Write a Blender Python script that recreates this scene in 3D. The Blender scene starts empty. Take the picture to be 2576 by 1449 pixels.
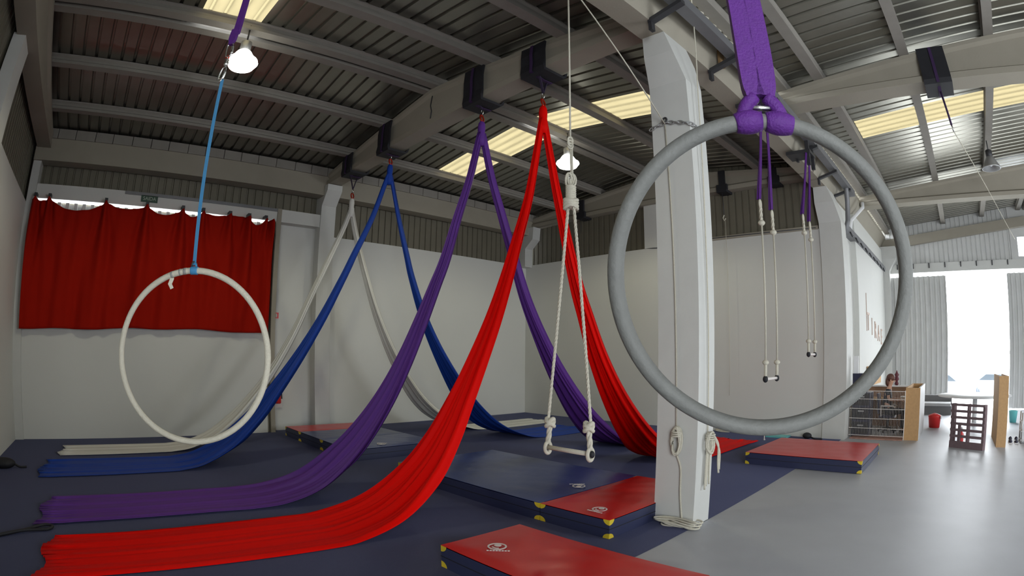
import bpy, math, random
from mathutils import Vector, Matrix
random.seed(7)
S = 1.8                      # one unit below = the camera's height above the floor (1.8 m)
scene = bpy.context.scene
col = scene.collection
W, H = 2576, 1449

# ------------------------------------------------------------------ camera
YAW, PIT, ROL = 0.794779, 0.021423, 0.007437
fwd = Vector((math.sin(YAW)*math.cos(PIT), math.cos(YAW)*math.cos(PIT), math.sin(PIT)))
rgt = Vector((math.cos(YAW), -math.sin(YAW), 0)); upv = rgt.cross(fwd)
r2 = rgt*math.cos(ROL) + upv*math.sin(ROL); u2 = upv*math.cos(ROL) - rgt*math.sin(ROL)
cd = bpy.data.cameras.new('camera'); cam = bpy.data.objects.new('camera', cd); col.objects.link(cam)
cam.matrix_world = Matrix(((r2.x, u2.x, -fwd.x, 0), (r2.y, u2.y, -fwd.y, 0), (r2.z, u2.z, -fwd.z, S), (0, 0, 0, 1)))
cd.sensor_fit = 'HORIZONTAL'; cd.sensor_width = 36; cd.sensor_height = 36*H/W; cd.lens = 19.1
cd.clip_start = 0.05; cd.clip_end = 500
cd.type = 'PANO'; cd.panorama_type = 'FISHEYE_LENS_POLYNOMIAL'       # the wide action-camera lens of the photograph
cd.fisheye_fov = math.radians(175)
cd.fisheye_polynomial_k0 = 0; cd.fisheye_polynomial_k1 = -0.938805/18; cd.fisheye_polynomial_k2 = 0
cd.fisheye_polynomial_k3 = -0.015506/18**3; cd.fisheye_polynomial_k4 = 0
cd.shift_x = -62.164/W; cd.shift_y = 143.245/H
scene.camera = cam

# ------------------------------------------------------------------ light and exposure
world = bpy.data.worlds.new('world'); scene.world = world; world.use_nodes = True
wn = world.node_tree.nodes; bg = wn['Background']
bg.inputs[0].default_value = (0.90, 0.95, 1.0, 1); bg.inputs[1].default_value = 14.5
LAMP_W = 155
def portal(name, loc, sx, sy, rot):
    l = bpy.data.lights.new(name, 'AREA'); l.shape = 'RECTANGLE'; l.size = sx; l.size_y = sy
    l.cycles.is_portal = True
    o = bpy.data.objects.new(name, l); col.objects.link(o); o.location = loc; o.rotation_euler = rot
portal('door_daylight', (11.66*S, -0.52*S, 1.34*S), 2.64*S, 1.40*S, (0, math.pi/2, 0))
portal('unseen_opening_daylight', (-1.30*S, -2.4*S, 1.35*S), 2.3*S, 2.4*S, (0, -math.pi/2, 0))  # unseen left-wall opening, added for the daylight on the column's left face
portal('unseen_opening_daylight', (5.3*S, -5.05*S, 1.7*S), 3.0*S, 1.6*S, (math.pi/2, 0, 0))  # unseen opening behind the camera, added where the light implies daylight
vs = scene.view_settings
scene.display_settings.display_device = 'sRGB'
vs.view_transform = 'Standard'; vs.look = 'None'; vs.gamma = 1; vs.use_curve_mapping = False
vs.exposure = -0.15
cy = scene.cycles; cy.max_bounces = 6; cy.diffuse_bounces = 4; cy.glossy_bounces = 3; cy.transmission_bounces = 4; cy.caustics_reflective = False; cy.caustics_refractive = False

# ------------------------------------------------------------------ helpers
MATS = {}
def mat(name, color, rough=0.6, metal=0.0, var=0.08, scale=6.0, bump=0.0, bscale=60.0, spec=0.5, sheen=0.0,
        emit=None, estr=0.0, alpha=None, transl=0.0, coat=0.0, stretch=None, stint=None):
    if name in MATS: return MATS[name]
    m = bpy.data.materials.new(name); m.use_nodes = True; nt = m.node_tree; N = nt.nodes; L = nt.links
    b = N['Principled BSDF']; out = N['Material Output']
    tc = N.new('ShaderNodeTexCoord')
    co = tc.outputs['Object']
    if stretch:
        mp = N.new('ShaderNodeMapping'); mp.inputs['Scale'].default_value = stretch; L.new(co, mp.inputs[0]); co = mp.outputs[0]
    if var > 0:
        nz = N.new('ShaderNodeTexNoise'); nz.inputs['Scale'].default_value = scale; nz.inputs['Detail'].default_value = 4
        L.new(co, nz.inputs['Vector'])
        mx = N.new('ShaderNodeMix'); mx.data_type = 'RGBA'
        mx.inputs[6].default_value = (*[c*(1-var) for c in color], 1); mx.inputs[7].default_value = (*[min(1, c*(1+var)) for c in color], 1)
        L.new(nz.outputs['Fac'], mx.inputs[0]); L.new(mx.outputs[2], b.inputs['Base Color'])
    else:
        b.inputs['Base Color'].default_value = (*color, 1)
    b.inputs['Roughness'].default_value = rough; b.inputs['Metallic'].default_value = metal
    b.inputs['Specular IOR Level'].default_value = spec
    if sheen:
        b.inputs['Sheen Weight'].default_value = sheen; b.inputs['Sheen Roughness'].default_value = 0.6
        if stint: b.inputs['Sheen Tint'].default_value = (*stint, 1)
    if coat: b.inputs['Coat Weight'].default_value = coat
    if bump > 0:
        n2 = N.new('ShaderNodeTexNoise'); n2.inputs['Scale'].default_value = bscale; n2.inputs['Detail'].default_value = 3
        L.new(co, n2.inputs['Vector']); bp = N.new('ShaderNodeBump'); bp.inputs['Strength'].default_value = bump
        bp.inputs['Distance'].default_value = 0.02
        L.new(n2.outputs['Fac'], bp.inputs['Height']); L.new(bp.outputs[0], b.inputs['Normal'])
    if emit:
        b.inputs['Emission Color'].default_value = (*emit, 1); b.inputs['Emission Strength'].default_value = estr
    if transl > 0:
        t = N.new('ShaderNodeBsdfTranslucent')
        t.inputs[0].default_value = (*color, 1)
        if var > 0: L.new(mx.outputs[2], t.inputs[0])
        ms = N.new('ShaderNodeMixShader'); ms.inputs[0].default_value = transl
        L.new(b.outputs[0], ms.inputs[1]); L.new(t.outputs[0], ms.inputs[2]); L.new(ms.outputs[0], out.inputs['Surface'])
    MATS[name] = m
    return m

def tag(o, label=None, cat=None, group=None, kind=None):
    if label: o['label'] = label
    if cat: o['category'] = cat
    if group: o['group'] = group
    if kind: o['kind'] = kind
    return o
def thing(name, loc, label, cat, group=None):
    o = bpy.data.objects.new(name, None); col.objects.link(o); o.empty_display_size = 0.1
    o.location = Vector(loc)*S
    return tag(o, label, cat, group)
def wloc(o):
    v = Vector((0, 0, 0))
    while o is not None: v += o.location; o = o.parent
    return v

class MB:
    """collects vertices (in camera-height units, world placed) and faces; build() links them as ONE mesh object"""
    def __init__(s): s.v = []; s.f = []; s.sm = []; s.mi = []; s.cur = 0
    def add(s, verts, faces, smooth=False):
        o = len(s.v); s.v += [tuple(p) for p in verts]
        for f in faces:
            s.f.append([i+o for i in f]); s.sm.append(smooth); s.mi.append(s.cur)
        return s
    def box(s, x0, x1, y0, y1, z0, z1):
        v = [(x, y, z) for z in (z0, z1) for y in (y0, y1) for x in (x0, x1)]
        return s.add(v, [(0, 2, 3, 1), (4, 5, 7, 6), (0, 1, 5, 4), (2, 6, 7, 3), (0, 4, 6, 2), (1, 3, 7, 5)])
    def hexa(s, a, b):
        """a, b: lists of 4 points (bottom ring, top ring)"""
        return s.add(list(a)+list(b), [(3, 2, 1, 0), (4, 5, 6, 7), (0, 1, 5, 4), (1, 2, 6, 5), (2, 3, 7, 6), (3, 0, 4, 7)])
    def loft(s, rings, cap=True, closed=True, smooth=False):
        n = len(rings[0]); v = [p for r in rings for p in r]; f = []
        for i in range(len(rings)-1):
            for j in range(n if closed else n-1):
                k = (j+1) % n
                f.append((i*n+j, i*n+k, (i+1)*n+k, (i+1)*n+j))
        if cap and closed:
            f.append(tuple(range(n-1, -1, -1))); f.append(tuple((len(rings)-1)*n+j for j in range(n)))
        return s.add(v, f, smooth)
    def tube(s, pts, r, n=8, closed=False, smooth=True):
        P = [Vector(p) for p in pts]; m = len(P)
        R = r if isinstance(r, (list, tuple)) else [r]*m
        rings = []; prev = None
        for i in range(m):
            if closed: t = P[(i+1) % m]-P[i-1]
            else: t = P[min(i+1, m-1)]-P[max(i-1, 0)]
            t = t.normalized() if t.length > 1e-9 else Vector((0, 0, 1))
            if prev is None:
                a = Vector((0, 0, 1)) if abs(t.z) < 0.9 else Vector((1, 0, 0))
                u = t.cross(a).normalized()
            else:
                u = (prev - t*prev.dot(t)); u = u.normalized() if u.length > 1e-6 else t.orthogonal().normalized()
            prev = u; w = t.cross(u)
            rings.append([P[i] + (u*math.cos(2*math.pi*j/n) + w*math.sin(2*math.pi*j/n))*R[i] for j in range(n)])
        if closed:
            rings.append(rings[0]); return s.loft(rings, cap=False, smooth=smooth)
        return s.loft(rings, cap=True, smooth=smooth)
    def lathe(s, prof, c, n=20, axis=(0, 0, 1), smooth=True):
        A = Vector(axis).normalized(); U = A.orthogonal().normalized(); V = A.cross(U); c = Vector(c)
        rings = [[c + A*z + (U*math.cos(2*math.pi*j/n)+V*math.sin(2*math.pi*j/n))*max(r, 1e-5) for j in range(n)] for r, z in prof]
        return s.loft(rings, cap=True, smooth=smooth)
    def ball(s, c, rx, ry=None, rz=None, n=10):
        ry = ry or rx; rz = rz or rx; c = Vector(c); rings = []
        for i in range(n+1):
            a = -math.pi/2 + math.pi*i/n; k = max(math.cos(a), 1e-3)
            rings.append([c + Vector((rx*k*math.cos(2*math.pi*j/(n+2)), ry*k*math.sin(2*math.pi*j/(n+2)), rz*math.sin(a))) for j in range(n+2)])
        return s.loft(rings, cap=True, smooth=True)
    def ribbon(s, pts, wd, width, th):
        """flat webbing along pts; wd = width direction (vector or list)"""
        P = [Vector(p) for p in pts]; rings = []
        for i, p in enumerate(P):
            t = (P[min(i+1, len(P)-1)]-P[max(i-1, 0)]).normalized()
            w = Vector(wd[i] if isinstance(wd, list) else wd); w = (w - t*w.dot(t)).normalized()
            nn = t.cross(w); ww = width[i] if isinstance(width, list) else width
            rings.append([p+w*ww/2+nn*th/2, p-w*ww/2+nn*th/2, p-w*ww/2-nn*th/2, p+w*ww/2-nn*th/2])
        return s.loft(rings)
    def build(s, name, material, parent=None, kind=None, label=None, cat=None, group=None, solid=None):
        if parent is not None: o0 = wloc(parent)
        else:
            xs = [p[0] for p in s.v]; ys = [p[1] for p in s.v]; zs = [p[2] for p in s.v]
            o0 = Vector(((min(xs)+max(xs))/2, (min(ys)+max(ys))/2, min(zs)))*S
        me = bpy.data.meshes.new(name)
        me.from_pydata([tuple(Vector(p)*S - o0) for p in s.v], [], s.f)
        for m in (material if isinstance(material, (list, tuple)) else [material]): me.materials.append(m)
        for p, sm, mi in zip(me.polygons, s.sm, s.mi): p.use_smooth = sm; p.material_index = mi
        me.update()
        o = bpy.data.objects.new(name, me); col.objects.link(o)
        if parent is not None: o.parent = parent
        else: o.location = o0
        if solid:
            md = o.modifiers.new('solid', 'SOLIDIFY'); md.thickness = solid; md.offset = 0
        return tag(o, label, cat, group, kind)

def copy_tree(o, parent=None):
    c = o.copy(); col.objects.link(c); c.parent = parent
    for ch in [x for x in bpy.data.objects if x.parent == o]: copy_tree(ch, c)
    return c
def lerp(a, b, t): return a+(b-a)*t
def spline(pts, n):
    """Catmull-Rom through pts, n samples per span"""
    P = [Vector(p) for p in pts]; P = [P[0]*2-P[1]] + P + [P[-1]*2-P[-2]]; out = []
    for i in range(1, len(P)-2):
        for k in range(n):
            t = k/n; a, b, c, d = P[i-1], P[i], P[i+1], P[i+2]
            out.append(0.5*((2*b) + (c-a)*t + (2*a-5*b+4*c-d)*t*t + (3*b-a-3*c+d)*t**3))
    out.append(P[-2]); return out
def text(name, body, parent, loc, size, rot, material, extr=0.002, align='CENTER'):
    c = bpy.data.curves.new(name, 'FONT'); c.body = body; c.size = size*S; c.extrude = extr; c.align_x = align; c.align_y = 'CENTER'
    c.materials.append(material)
    t = bpy.data.objects.new(name, c); col.objects.link(t)
    dg = bpy.context.evaluated_depsgraph_get(); me = bpy.data.meshes.new_from_object(t.evaluated_get(dg))
    bpy.data.objects.remove(t); me.name = name
    o = bpy.data.objects.new(name, me); col.objects.link(o); o.rotation_euler = rot
    o.parent = parent; o.location = Vector(loc)*S - wloc(parent)
    return o

# ------------------------------------------------------------------ materials
M_wall = mat('white_paint', (0.66, 0.66, 0.625), 0.7, var=0.03, scale=1.2, bump=0.05, bscale=25)
M_conc = mat('painted_concrete', (0.33, 0.30, 0.24), 0.75, var=0.08, scale=2.5, bump=0.08, bscale=30)
M_colm = mat('white_painted_column', (0.60, 0.60, 0.57), 0.65, var=0.05, scale=4, bump=0.06, bscale=20)
M_purl = mat('pale_concrete_purlin', (0.27, 0.25, 0.22), 0.8, var=0.12, scale=5)
M_sheet = mat('galvanised_sheet', (0.28, 0.27, 0.23), 0.34, metal=0.85, var=0.12, scale=3)
M_clad = mat('dull_steel_cladding', (0.17, 0.155, 0.115), 0.55, metal=0.2, var=0.15, scale=3)
M_sky = mat('yellowed_fibreglass', (0.100, 0.082, 0.044), 0.6, var=0.18, scale=5, transl=0.85, stretch=(1, 0.25, 1))
M_floor = mat('grey_vinyl_floor', (0.42, 0.43, 0.46), 0.46, var=0.10, scale=2.2, bump=0.04, bscale=140, spec=0.75)
M_carpet = mat('navy_carpet', (0.036, 0.037, 0.050), 0.8, var=0.14, scale=18, bump=0.25, bscale=160, spec=0.25, sheen=0.21, stint=(0.40, 0.46, 1.0))
M_ground = mat('pale_paving', (0.6, 0.6, 0.58), 0.8, var=0.08, scale=0.8)
M_curt = mat('red_curtain_cloth', (0.34, 0.008, 0.002), 0.9, var=0.06, scale=3, spec=0.1)
M_shut = mat('grey_door_sheet', (0.62, 0.62, 0.60), 0.6, metal=0.0, var=0.08, scale=3)
M_black = mat('black_rubber', (0.012, 0.012, 0.016), 0.7, var=0.2, scale=10)
M_dark = mat('dark_steel', (0.05, 0.05, 0.055), 0.5, metal=0.4, var=0.1)
M_steel = mat('bright_steel', (0.62, 0.62, 0.60), 0.25, metal=1.0, var=0.05)
M_gsteel = mat('grey_steel_rail', (0.20, 0.20, 0.21), 0.5, metal=0.4, var=0.1)
M_rope = mat('cream_cotton_rope', (0.72, 0.68, 0.56), 0.9, var=0.16, scale=90, bump=0.6, bscale=220)
M_whitefab = mat('white_silk', (0.74, 0.73, 0.68), 0.6, var=0.03, scale=3)
M_redfab = mat('red_silk', (0.80, 0.003, 0.001), 0.6, var=0.05, scale=2, spec=0.08)
M_bluefab = mat('blue_silk', (0.010, 0.050, 0.32), 0.55, var=0.05, scale=2, spec=0.2)
M_purpfab = mat('purple_silk', (0.115, 0.035, 0.26), 0.55, var=0.05, scale=2, spec=0.2)
M_purpweb = mat('purple_webbing', (0.085, 0.012, 0.18), 0.7, var=0.2, scale=40, bump=0.3, bscale=120)
M_blueweb = mat('blue_webbing', (0.06, 0.26, 0.50), 0.7, var=0.08, scale=30)
M_redmat = mat('red_vinyl', (0.60, 0.012, 0.012), 0.30, var=0.05, scale=4, bump=0.12, bscale=5)
M_bluemat = mat('blue_vinyl', (0.022, 0.045, 0.19), 0.28, var=0.08, scale=4, bump=0.15, bscale=5)
M_navymat = mat('navy_vinyl', (0.030, 0.036, 0.085), 0.4, var=0.08, scale=4)
M_yellow = mat('yellow_corner_patch', (0.70, 0.52, 0.03), 0.5, var=0.06)
M_print = mat('white_print', (0.75, 0.70, 0.66), 0.6, var=0.0)
M_hoopw = mat('white_tape_wrap', (0.62, 0.58, 0.47), 0.75, var=0.1, scale=30, bump=0.25, bscale=90)
M_hoopg = mat('grey_tape_wrap', (0.145, 0.147, 0.136), 0.65, var=0.12, scale=14, bump=0.2, bscale=60)
M_reda = mat('red_anodised', (0.55, 0.03, 0.01), 0.35, metal=0.6, var=0.05)
M_osb = mat('wood_board', (0.55, 0.33, 0.15), 0.7, var=0.15, scale=20)
M_brown = mat('brown_board', (0.26, 0.15, 0.09), 0.7, var=0.15, scale=12)
M_white = mat('white_laminate', (0.8, 0.8, 0.8), 0.5, var=0.02)
M_lampon = mat('lamp_glow', (1, 1, 0.95), 0.5, var=0, emit=(1.0, 1.0, 0.90), estr=7)
M_lampsh = mat('prismatic_lamp_shade', (0.9, 0.9, 0.85), 0.3, var=0.02, transl=0.5)
M_alu = mat('grey_aluminium', (0.42, 0.42, 0.42), 0.4, metal=0.6, var=0.05)
M_pallet = mat('pallet_wood', (0.16, 0.11, 0.12), 0.8, var=0.2, scale=20)
M_redpl = mat('red_plastic', (0.65, 0.03, 0.03), 0.4, var=0.05)
M_cyan = mat('turquoise_plastic', (0.15, 0.55, 0.55), 0.4, var=0.05)
M_green = mat('dark_green_sign', (0.03, 0.08, 0.05), 0.5, var=0.05)
M_skin = mat('skin', (0.62, 0.35, 0.24), 0.5, var=0.05)
M_hair = mat('brown_hair', (0.12, 0.045, 0.03), 0.6, var=0.2, scale=30)
M_cloth = mat('dark_clothes', (0.02, 0.022, 0.03), 0.8, var=0.1)
M_car = mat('silver_car_paint', (0.22, 0.25, 0.31), 0.25, metal=0.4, var=0.02)
M_glass = mat('dark_glass', (0.03, 0.04, 0.05), 0.1, var=0.0)
M_tan = mat('tan_letters', (0.55, 0.42, 0.35), 0.6, var=0.05)
M_navyp = mat('navy_plastic', (0.02, 0.022, 0.05), 0.4, var=0.05)

# ================================================================== the setting
XL, XR, YB, XE, YF = -1.25, 6.79, 6.95, 11.6, -5.0      # left wall, right wall, back wall, end wall, wall behind the camera
YC = 1.44                                               # where the carpet meets the grey floor
MB().box(XL-0.1, XE+0.1, YF-0.1, YC, -0.06, 0).build('floor', M_floor, kind='structure', label='pale grey smooth floor of the right hall, lit from the open door')
MB().box(XL-0.1, XR+0.1, YC, YB+0.1, -0.06, 0.003).build('floor_carpet', M_carpet, kind='structure', label='dark navy carpet of the left hall, under the mats and silks')
MB().box(XR+0.1, XE+0.1, YC, 1.75, -0.06, 0).build('floor', M_floor, kind='structure', label='narrow strip of grey floor under the wall with letters')
MB().loft([[(XE+0.1, y, -0.02), (XE+1.2, y, -0.02), (XE+7, y, -0.35), (70, y, -0.35), (70, y, -0.6), (XE+0.1, y, -0.6)] for y in (-40, 40)]).build('ground_outside', M_ground, kind='structure', label='sunlit pale paving outside the open door')

def gtop(y): return 3.70-0.107*abs(y-4.27)                                   # girder tops, left hall
def rtop(y): return 3.655-0.107*y if y > -1.7 else 3.655+0.107*(y+3.4)       # and right hall

def corr_profile(n, pitch, depth, flat=0.72):
    """(u, h) profile of n ribs"""
    out = []
    for i in range(n):
        u = i*pitch
        out += [(u, 0), (u+pitch*flat*0.5, 0), (u+pitch*(flat*0.5+0.06), depth), (u+pitch*(1-flat*0.5-0.06), depth), (u+pitch*(1-flat*0.5), 0)]
    out.append((n*pitch, 0)); return out

# ---- wall cladding: each sheet a part of its wall
def cladding(parent, axis, const, a0, a1, z0, z1, sgn, pitch=0.105, per=5, material=None, zt=None):
    a = a0
    while a < a1-0.02:
        n = min(per, max(1, int(round((a1-a)/pitch)))); b = MB()
        pr = corr_profile(n, pitch, 0.016)
        pr = [(min(a+u, a1), h) for u, h in pr]
        rows = []
        for k in (0, 1):
            row = []
            for u, h in pr:
                zz = z0 if k == 0 else (zt(u) if zt else z1)
                row.append((const+sgn*h, u, zz) if axis == 'x' else (u, const+sgn*h, zz))
            rows.append(row)
        b.loft(rows, cap=False, closed=False)
        b.build('cladding_sheet', material or M_clad, parent)
        a += n*pitch

# back wall
wb = MB().box(3.0, XR+0.1, YB, YB+0.1, 0, 2.62).box(2.09, 3.0, YB, YB+0.1, 0, 2.87).build('wall_back', M_wall, kind='structure',
     label='white back wall behind the far mats, from the curtained door to the corner')
cladding(wb, 'y', YB+0.03, 2.99, XR, 2.60, 3.53, 1)
cladding(wb, 'y', YB+0.03, XL-0.12, 2.99, 2.60, 3.53, 1)
MB().box(XL, 2.76, 6.80, 7.02, 2.70, 2.87).build('lintel_beam', M_wall, wb)
MB().box(0.05, 2.13, 6.785, 6.80, 2.83, 2.868).build('door_track', M_gsteel, wb)
MB().box(2.07, 2.12, 6.84, 6.96, 0, 2.87).box(2.13, 2.19, 6.78, 6.95, 0, 2.87).build('track_post', M_conc, wb)
MB().box(XL, XR, 6.72, 6.93, 3.13, 3.40).build('eave_beam', M_conc, wb)
x = XL+0.02
while x < XR-0.1:
    w = 0.235+0.05*random.random(); MB().box(x, min(x+w-0.008, XR), 6.70, 7.0, 3.40, 3.518).build('eave_block', M_purl, wb); x += w

# curtained sliding door
d1 = bpy.data.objects.new('door_1', None); col.objects.link(d1); d1.location = Vector((0.4, 6.83, 0))*S
tag(d1, 'wide white sliding door under the red curtain', kind='structure')
MB().box(XL, 2.09, 6.80, 6.86, 0, 1.9).build('door_panel', M_wall, d1)
for i in range(6):
    a = XL+i*0.56; b = MB(); pr = [(a+u, h) for u, h in corr_profile(5, 0.112, 0.03, 0.4)]
    b.loft([[(u, 6.83+h, 1.88) for u, h in pr], [(u, 6.83+h, 2.672-0.5*h) for u, h in pr]], cap=False, closed=False).build('door_sheet', M_shut, d1)

# right wall
wr = MB().box(XR, XR+0.1, 1.65, YB+0.1, 0, 2.62).build('wall_right', M_wall, kind='structure', label='white wall at the far right of the carpet, behind the hanging trapezes')
cladding(wr, 'x', XR+0.05, 1.60, YB+0.06, 2.60, 3.45, 1, zt=lambda y: gtop(y)+0.13)
MB().box(XR-0.012, XR+0.02, 1.72, 3.9, 2.61, 2.66).build('wall_ledge', M_conc, wr)
MB().box(XR-0.02, XR+0.04, 4.12, 4.40, 2.62, 3.3).build('gable_post', M_wall, wr)
MB().tube([(XR-0.014, 4.4, 2.63), (XR-0.014, 4.0, 2.65), (XR-0.014, 3.4, 2.645), (XR-0.014, 1.75, 2.63)], 0.006, 6).build('wall_cable', M_dark, wr)
MB().tube([(XR-0.014, 4.38, 2.625), (XR-0.014, 4.2, 2.605), (XR-0.014, 3.9, 2.60)], 0.005, 6).build('wall_cable', M_dark, wr)

# left wall
wl = MB().box(XL-0.1, XL, -1.2, YB+0.1, 0, 2.64).box(XL-0.1, XL, YF, -3.6, 0, 2.64).box(XL-0.1, XL, -3.6, -1.2, 2.5, 2.64).box(XL-0.1, XL, -3.6, -1.2, 0, 0.2).build('wall_left', M_wall, kind='structure', label='white wall down the left side of the hall')  # the gap behind the camera is an unseen opening added for daylight
cladding(wl, 'x', XL-0.05, 1.60, YB+0.06, 2.62, 3.75, -1, zt=lambda y: gtop(y)+0.13)
MB().box(XL-0.1, XL-0.06, YF, 1.68, 2.62, 4.1).build('upper_wall', M_clad, wl)
MB().box(XL-0.02, XL+0.10, 4.12, 4.42, 0, 3.3).build('gable_post', M_colm, wl)

# wall behind the camera (out of view, closes the hall; its opening is added to let in daylight)
MB().box(XL-0.1, XE+0.1, YF-0.1, YF, 0, 0.9).box(XL-0.1, XE+0.1, YF-0.1, YF, 2.5, 3.7).box(XL-0.1, 3.8, YF-0.1, YF, 0.9, 2.5).box(6.8, XE+0.1, YF-0.1, YF, 0.9, 2.5).build('wall_front', M_wall, kind='structure', label='wall behind the photographer, with a wide opening added for daylight')

# wall with letters, beyond the right wall
ww = MB().box(8.25, XE, 1.50, 1.62, 0, 3.14).box(7.0, 8.25, 1.58, 1.68, 0, 3.14).build('wall_letters', M_wall, kind='structure', label='white side wall with tan letters behind the reception desk')
for i, (ch, z) in enumerate((('T', 1.56), ('I', 1.50), ('R', 1.46), ('A', 1.42), ('E', 1.37))):
    text('wall_letter', ch, ww, (9.1+i*0.40, 1.495, z), 0.42, (math.pi/2, 0, 0), M_tan, 0.01)
MB().box(8.93, 8.95, 1.490, 1.50, 1.42, 2.02).build('wall_stripe', M_tan, ww)

# end wall with the open door
we = MB().box(XE, XE+0.1, 1.45, 1.62, 0, 2.87).box(XE, XE+0.1, -5.0, -2.75, 0, 2.87).build('wall_end', M_wall, kind='structure', label='far end wall around the open sliding door')
MB().box(XE-0.04, XE+0.06, -5.0, 1.62, 2.68, 2.86).build('lintel_beam', M_wall, we)
for y in (1.2, 0.85, 0.5, 0.15, -0.2, -0.55, -0.9, -1.25): MB().box(XE-0.07, XE-0.04, y-0.01, y+0.01, 2.76, 2.86).build('track_bracket', M_dark, we)
cladding(we, 'x', XE+0.03, -1.36, 1.6, 2.85, 3.6, 1, material=M_shut, zt=lambda y: rtop(y)+0.13)
cladding(we, 'x', XE+0.03, -5.0, -2.36, 2.85, 3.6, 1, material=M_shut, zt=lambda y: rtop(y)+0.13)
MB().box(XE, XE+0.06, -2.36, -1.36, 2.85, 2.92).box(XE, XE+0.06, -2.36, -1.36, 3.30, 3.95).box(XE, XE+0.06, -1.52, -1.36, 2.92, 3.3).box(XE, XE+0.06, -2.36, -2.3, 2.92, 3.3).build('window_surround', M_shut, we)
win = MB().box(XE+0.02, XE+0.03, -2.3, -1.52, 2.92, 3.30).build('window_1', mat('milky_pane', (0.9, 0.92, 0.95), 0.4, var=0.02, transl=0.9), kind='structure', label='bright milky window high in the end wall')
d2 = bpy.data.objects.new('door_2', None); col.objects.link(d2); d2.location = Vector((XE, -0.5, 0))*S
tag(d2, 'grey corrugated sliding door, its leaves pushed apart to leave a bright opening', kind='structure')
for y0, n in ((0.155, 12), (-2.66, 13)):
    for i in range(0, n, 4):
        k = min(4, n-i); a = y0+i*0.112; b = MB(); pr = [(a+u, h) for u, h in corr_profile(k, 0.112, 0.028, 0.42)]
        b.loft([[(XE-0.02+h, u, 0.02) for u, h in pr], [(XE-0.02+h, u, 2.60+0.35*h) for u, h in pr]], cap=False, closed=False).build('door_sheet', M_shut, d2)
    MB().box(XE+0.03, XE+0.05, y0, y0+n*0.112, 1.05, 1.12).build('door_rail', M_shut, d2)

# ---- columns
def column(secs, name, label, m=M_colm):
    b = MB(); b.loft([[(x0, y0, z), (x1, y0, z), (x1, y1, z), (x0, y1, z)] for (z, x0, x1, y0, y1) in secs])
    return b.build(name, m, kind='structure', label=label)
column([(0, 2.78, 2.985, 1.44, 1.715), (2.74, 2.78, 2.985, 1.44, 1.715), (2.97, 2.75, 3.05, 1.50, 1.72), (3.14, 2.75, 3.05, 1.55, 1.72)],
       'column', 'white square column in the middle of the hall with ropes tied to it')
column([(0, 6.76, 7.04, 1.40, 1.70), (2.68, 6.76, 7.04, 1.40, 1.70), (2.93, 6.70, 7.10, 1.46, 1.72), (3.14, 6.70, 7.10, 1.54, 1.72)],
       'column', 'white pillar at the end of the right wall beside the wire fence')
column([(0, XE-0.25, XE, 1.36, 1.62), (2.72, XE-0.25, XE, 1.36, 1.62), (2.95, XE-0.3, XE, 1.2, 1.72), (3.2, XE-0.3, XE, 1.2, 1.72)],
       'column', 'grey end pillar where the lettered wall meets the corrugated door')
column([(0, 2.76, 2.98, 6.78, 6.98), (3.0, 2.76, 2.98, 6.78, 6.98), (3.19, 2.76, 2.98, 6.62, 6.98), (3.27, 2.76, 2.98, 6.62, 6.98)],
       'column', 'white pilaster of the back wall below the main girder')
column([(2.58, 6.62, 6.80, 6.80, 6.98), (2.9, 6.62, 6.80, 6.80, 6.98), (3.05, 6.62, 6.80, 6.62, 6.98), (3.27, 6.62, 6.80, 6.60, 6.98)],
       'column', 'pilaster in the back corner between the back and right walls')
column([(0, XL, -1.14, 6.76, 6.98), (3.28, XL, -1.14, 6.76, 6.98)], 'column', 'pilaster in the left back corner beside the red curtain')

# ---- valley beam along the column row
def prismx(name, prof, x0, x1, m, label=None, parent=None, kind='structure'):
    b = MB(); b.loft([[(x0, y, z) for y, z in prof], [(x1, y, z) for y, z in prof]])
    return b.build(name, m, parent, kind=kind if parent is None else None, label=label)
vb = prismx('beam', [(1.55, 3.14), (1.73, 3.14), (1.80, 3.40), (1.80, 3.46), (1.43, 3.46), (1.43, 3.40)], XL-0.1, 6.1, M_conc, 'long concrete valley beam running over the middle column')
MB().box(3.42, 3.50, 1.455, 1.475, 3.18, 3.36).build('drain_recess', mat('rusty_brown', (0.20, 0.12, 0.05), 0.8, var=0.2), vb)
prismx('beam', [(1.55, 3.14), (1.73, 3.14), (1.80, 3.40), (1.80, 3.46), (1.43, 3.46), (1.43, 3.40)], 6.14, XE, M_conc, 'second length of the valley beam beyond the joint, over the end pillar')
# ---- grey rail on brackets beside it
rl = MB().box(XL, 7.6, 1.315, 1.405, 3.22, 3.30).build('rail', M_gsteel, kind='structure', label='grey steel rail on brackets alongside the valley beam')
for bx in (0.1, 0.95, 1.75, 2.60, 3.42, 4.27, 5.50, 6.38, 7.2):
    b = MB().hexa([(bx-0.025, 1.56, 3.12), (bx+0.025, 1.56, 3.12), (bx+0.025, 1.30, 3.19), (bx-0.025, 1.30, 3.19)],
                  [(bx-0.025, 1.56, 3.15), (bx+0.025, 1.56, 3.15), (bx+0.025, 1.30, 3.22), (bx-0.025, 1.30, 3.22)])
    b.box(bx-0.02, bx+0.02, 1.535, 1.56, 3.06, 3.14).build('bracket', M_dark, rl)
# rope scraps stowed above the rail
b = MB()
for i in range(9):
    px = 2.95+0.09*i+random.uniform(-.02, .02); r_ = 0.03+0.02*random.random()
    b.tube([(px+r_*math.cos(a*0.7), 1.37+0.035*math.sin(a*0.7), 3.33+r_*0.6*math.sin(a*0.7)+0.004*a) for a in range(12)], 0.009, 6)
b.build('stowed_rope', M_rope, label='tangle of cream rope stowed on top of the grey rail', cat='rope')

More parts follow.
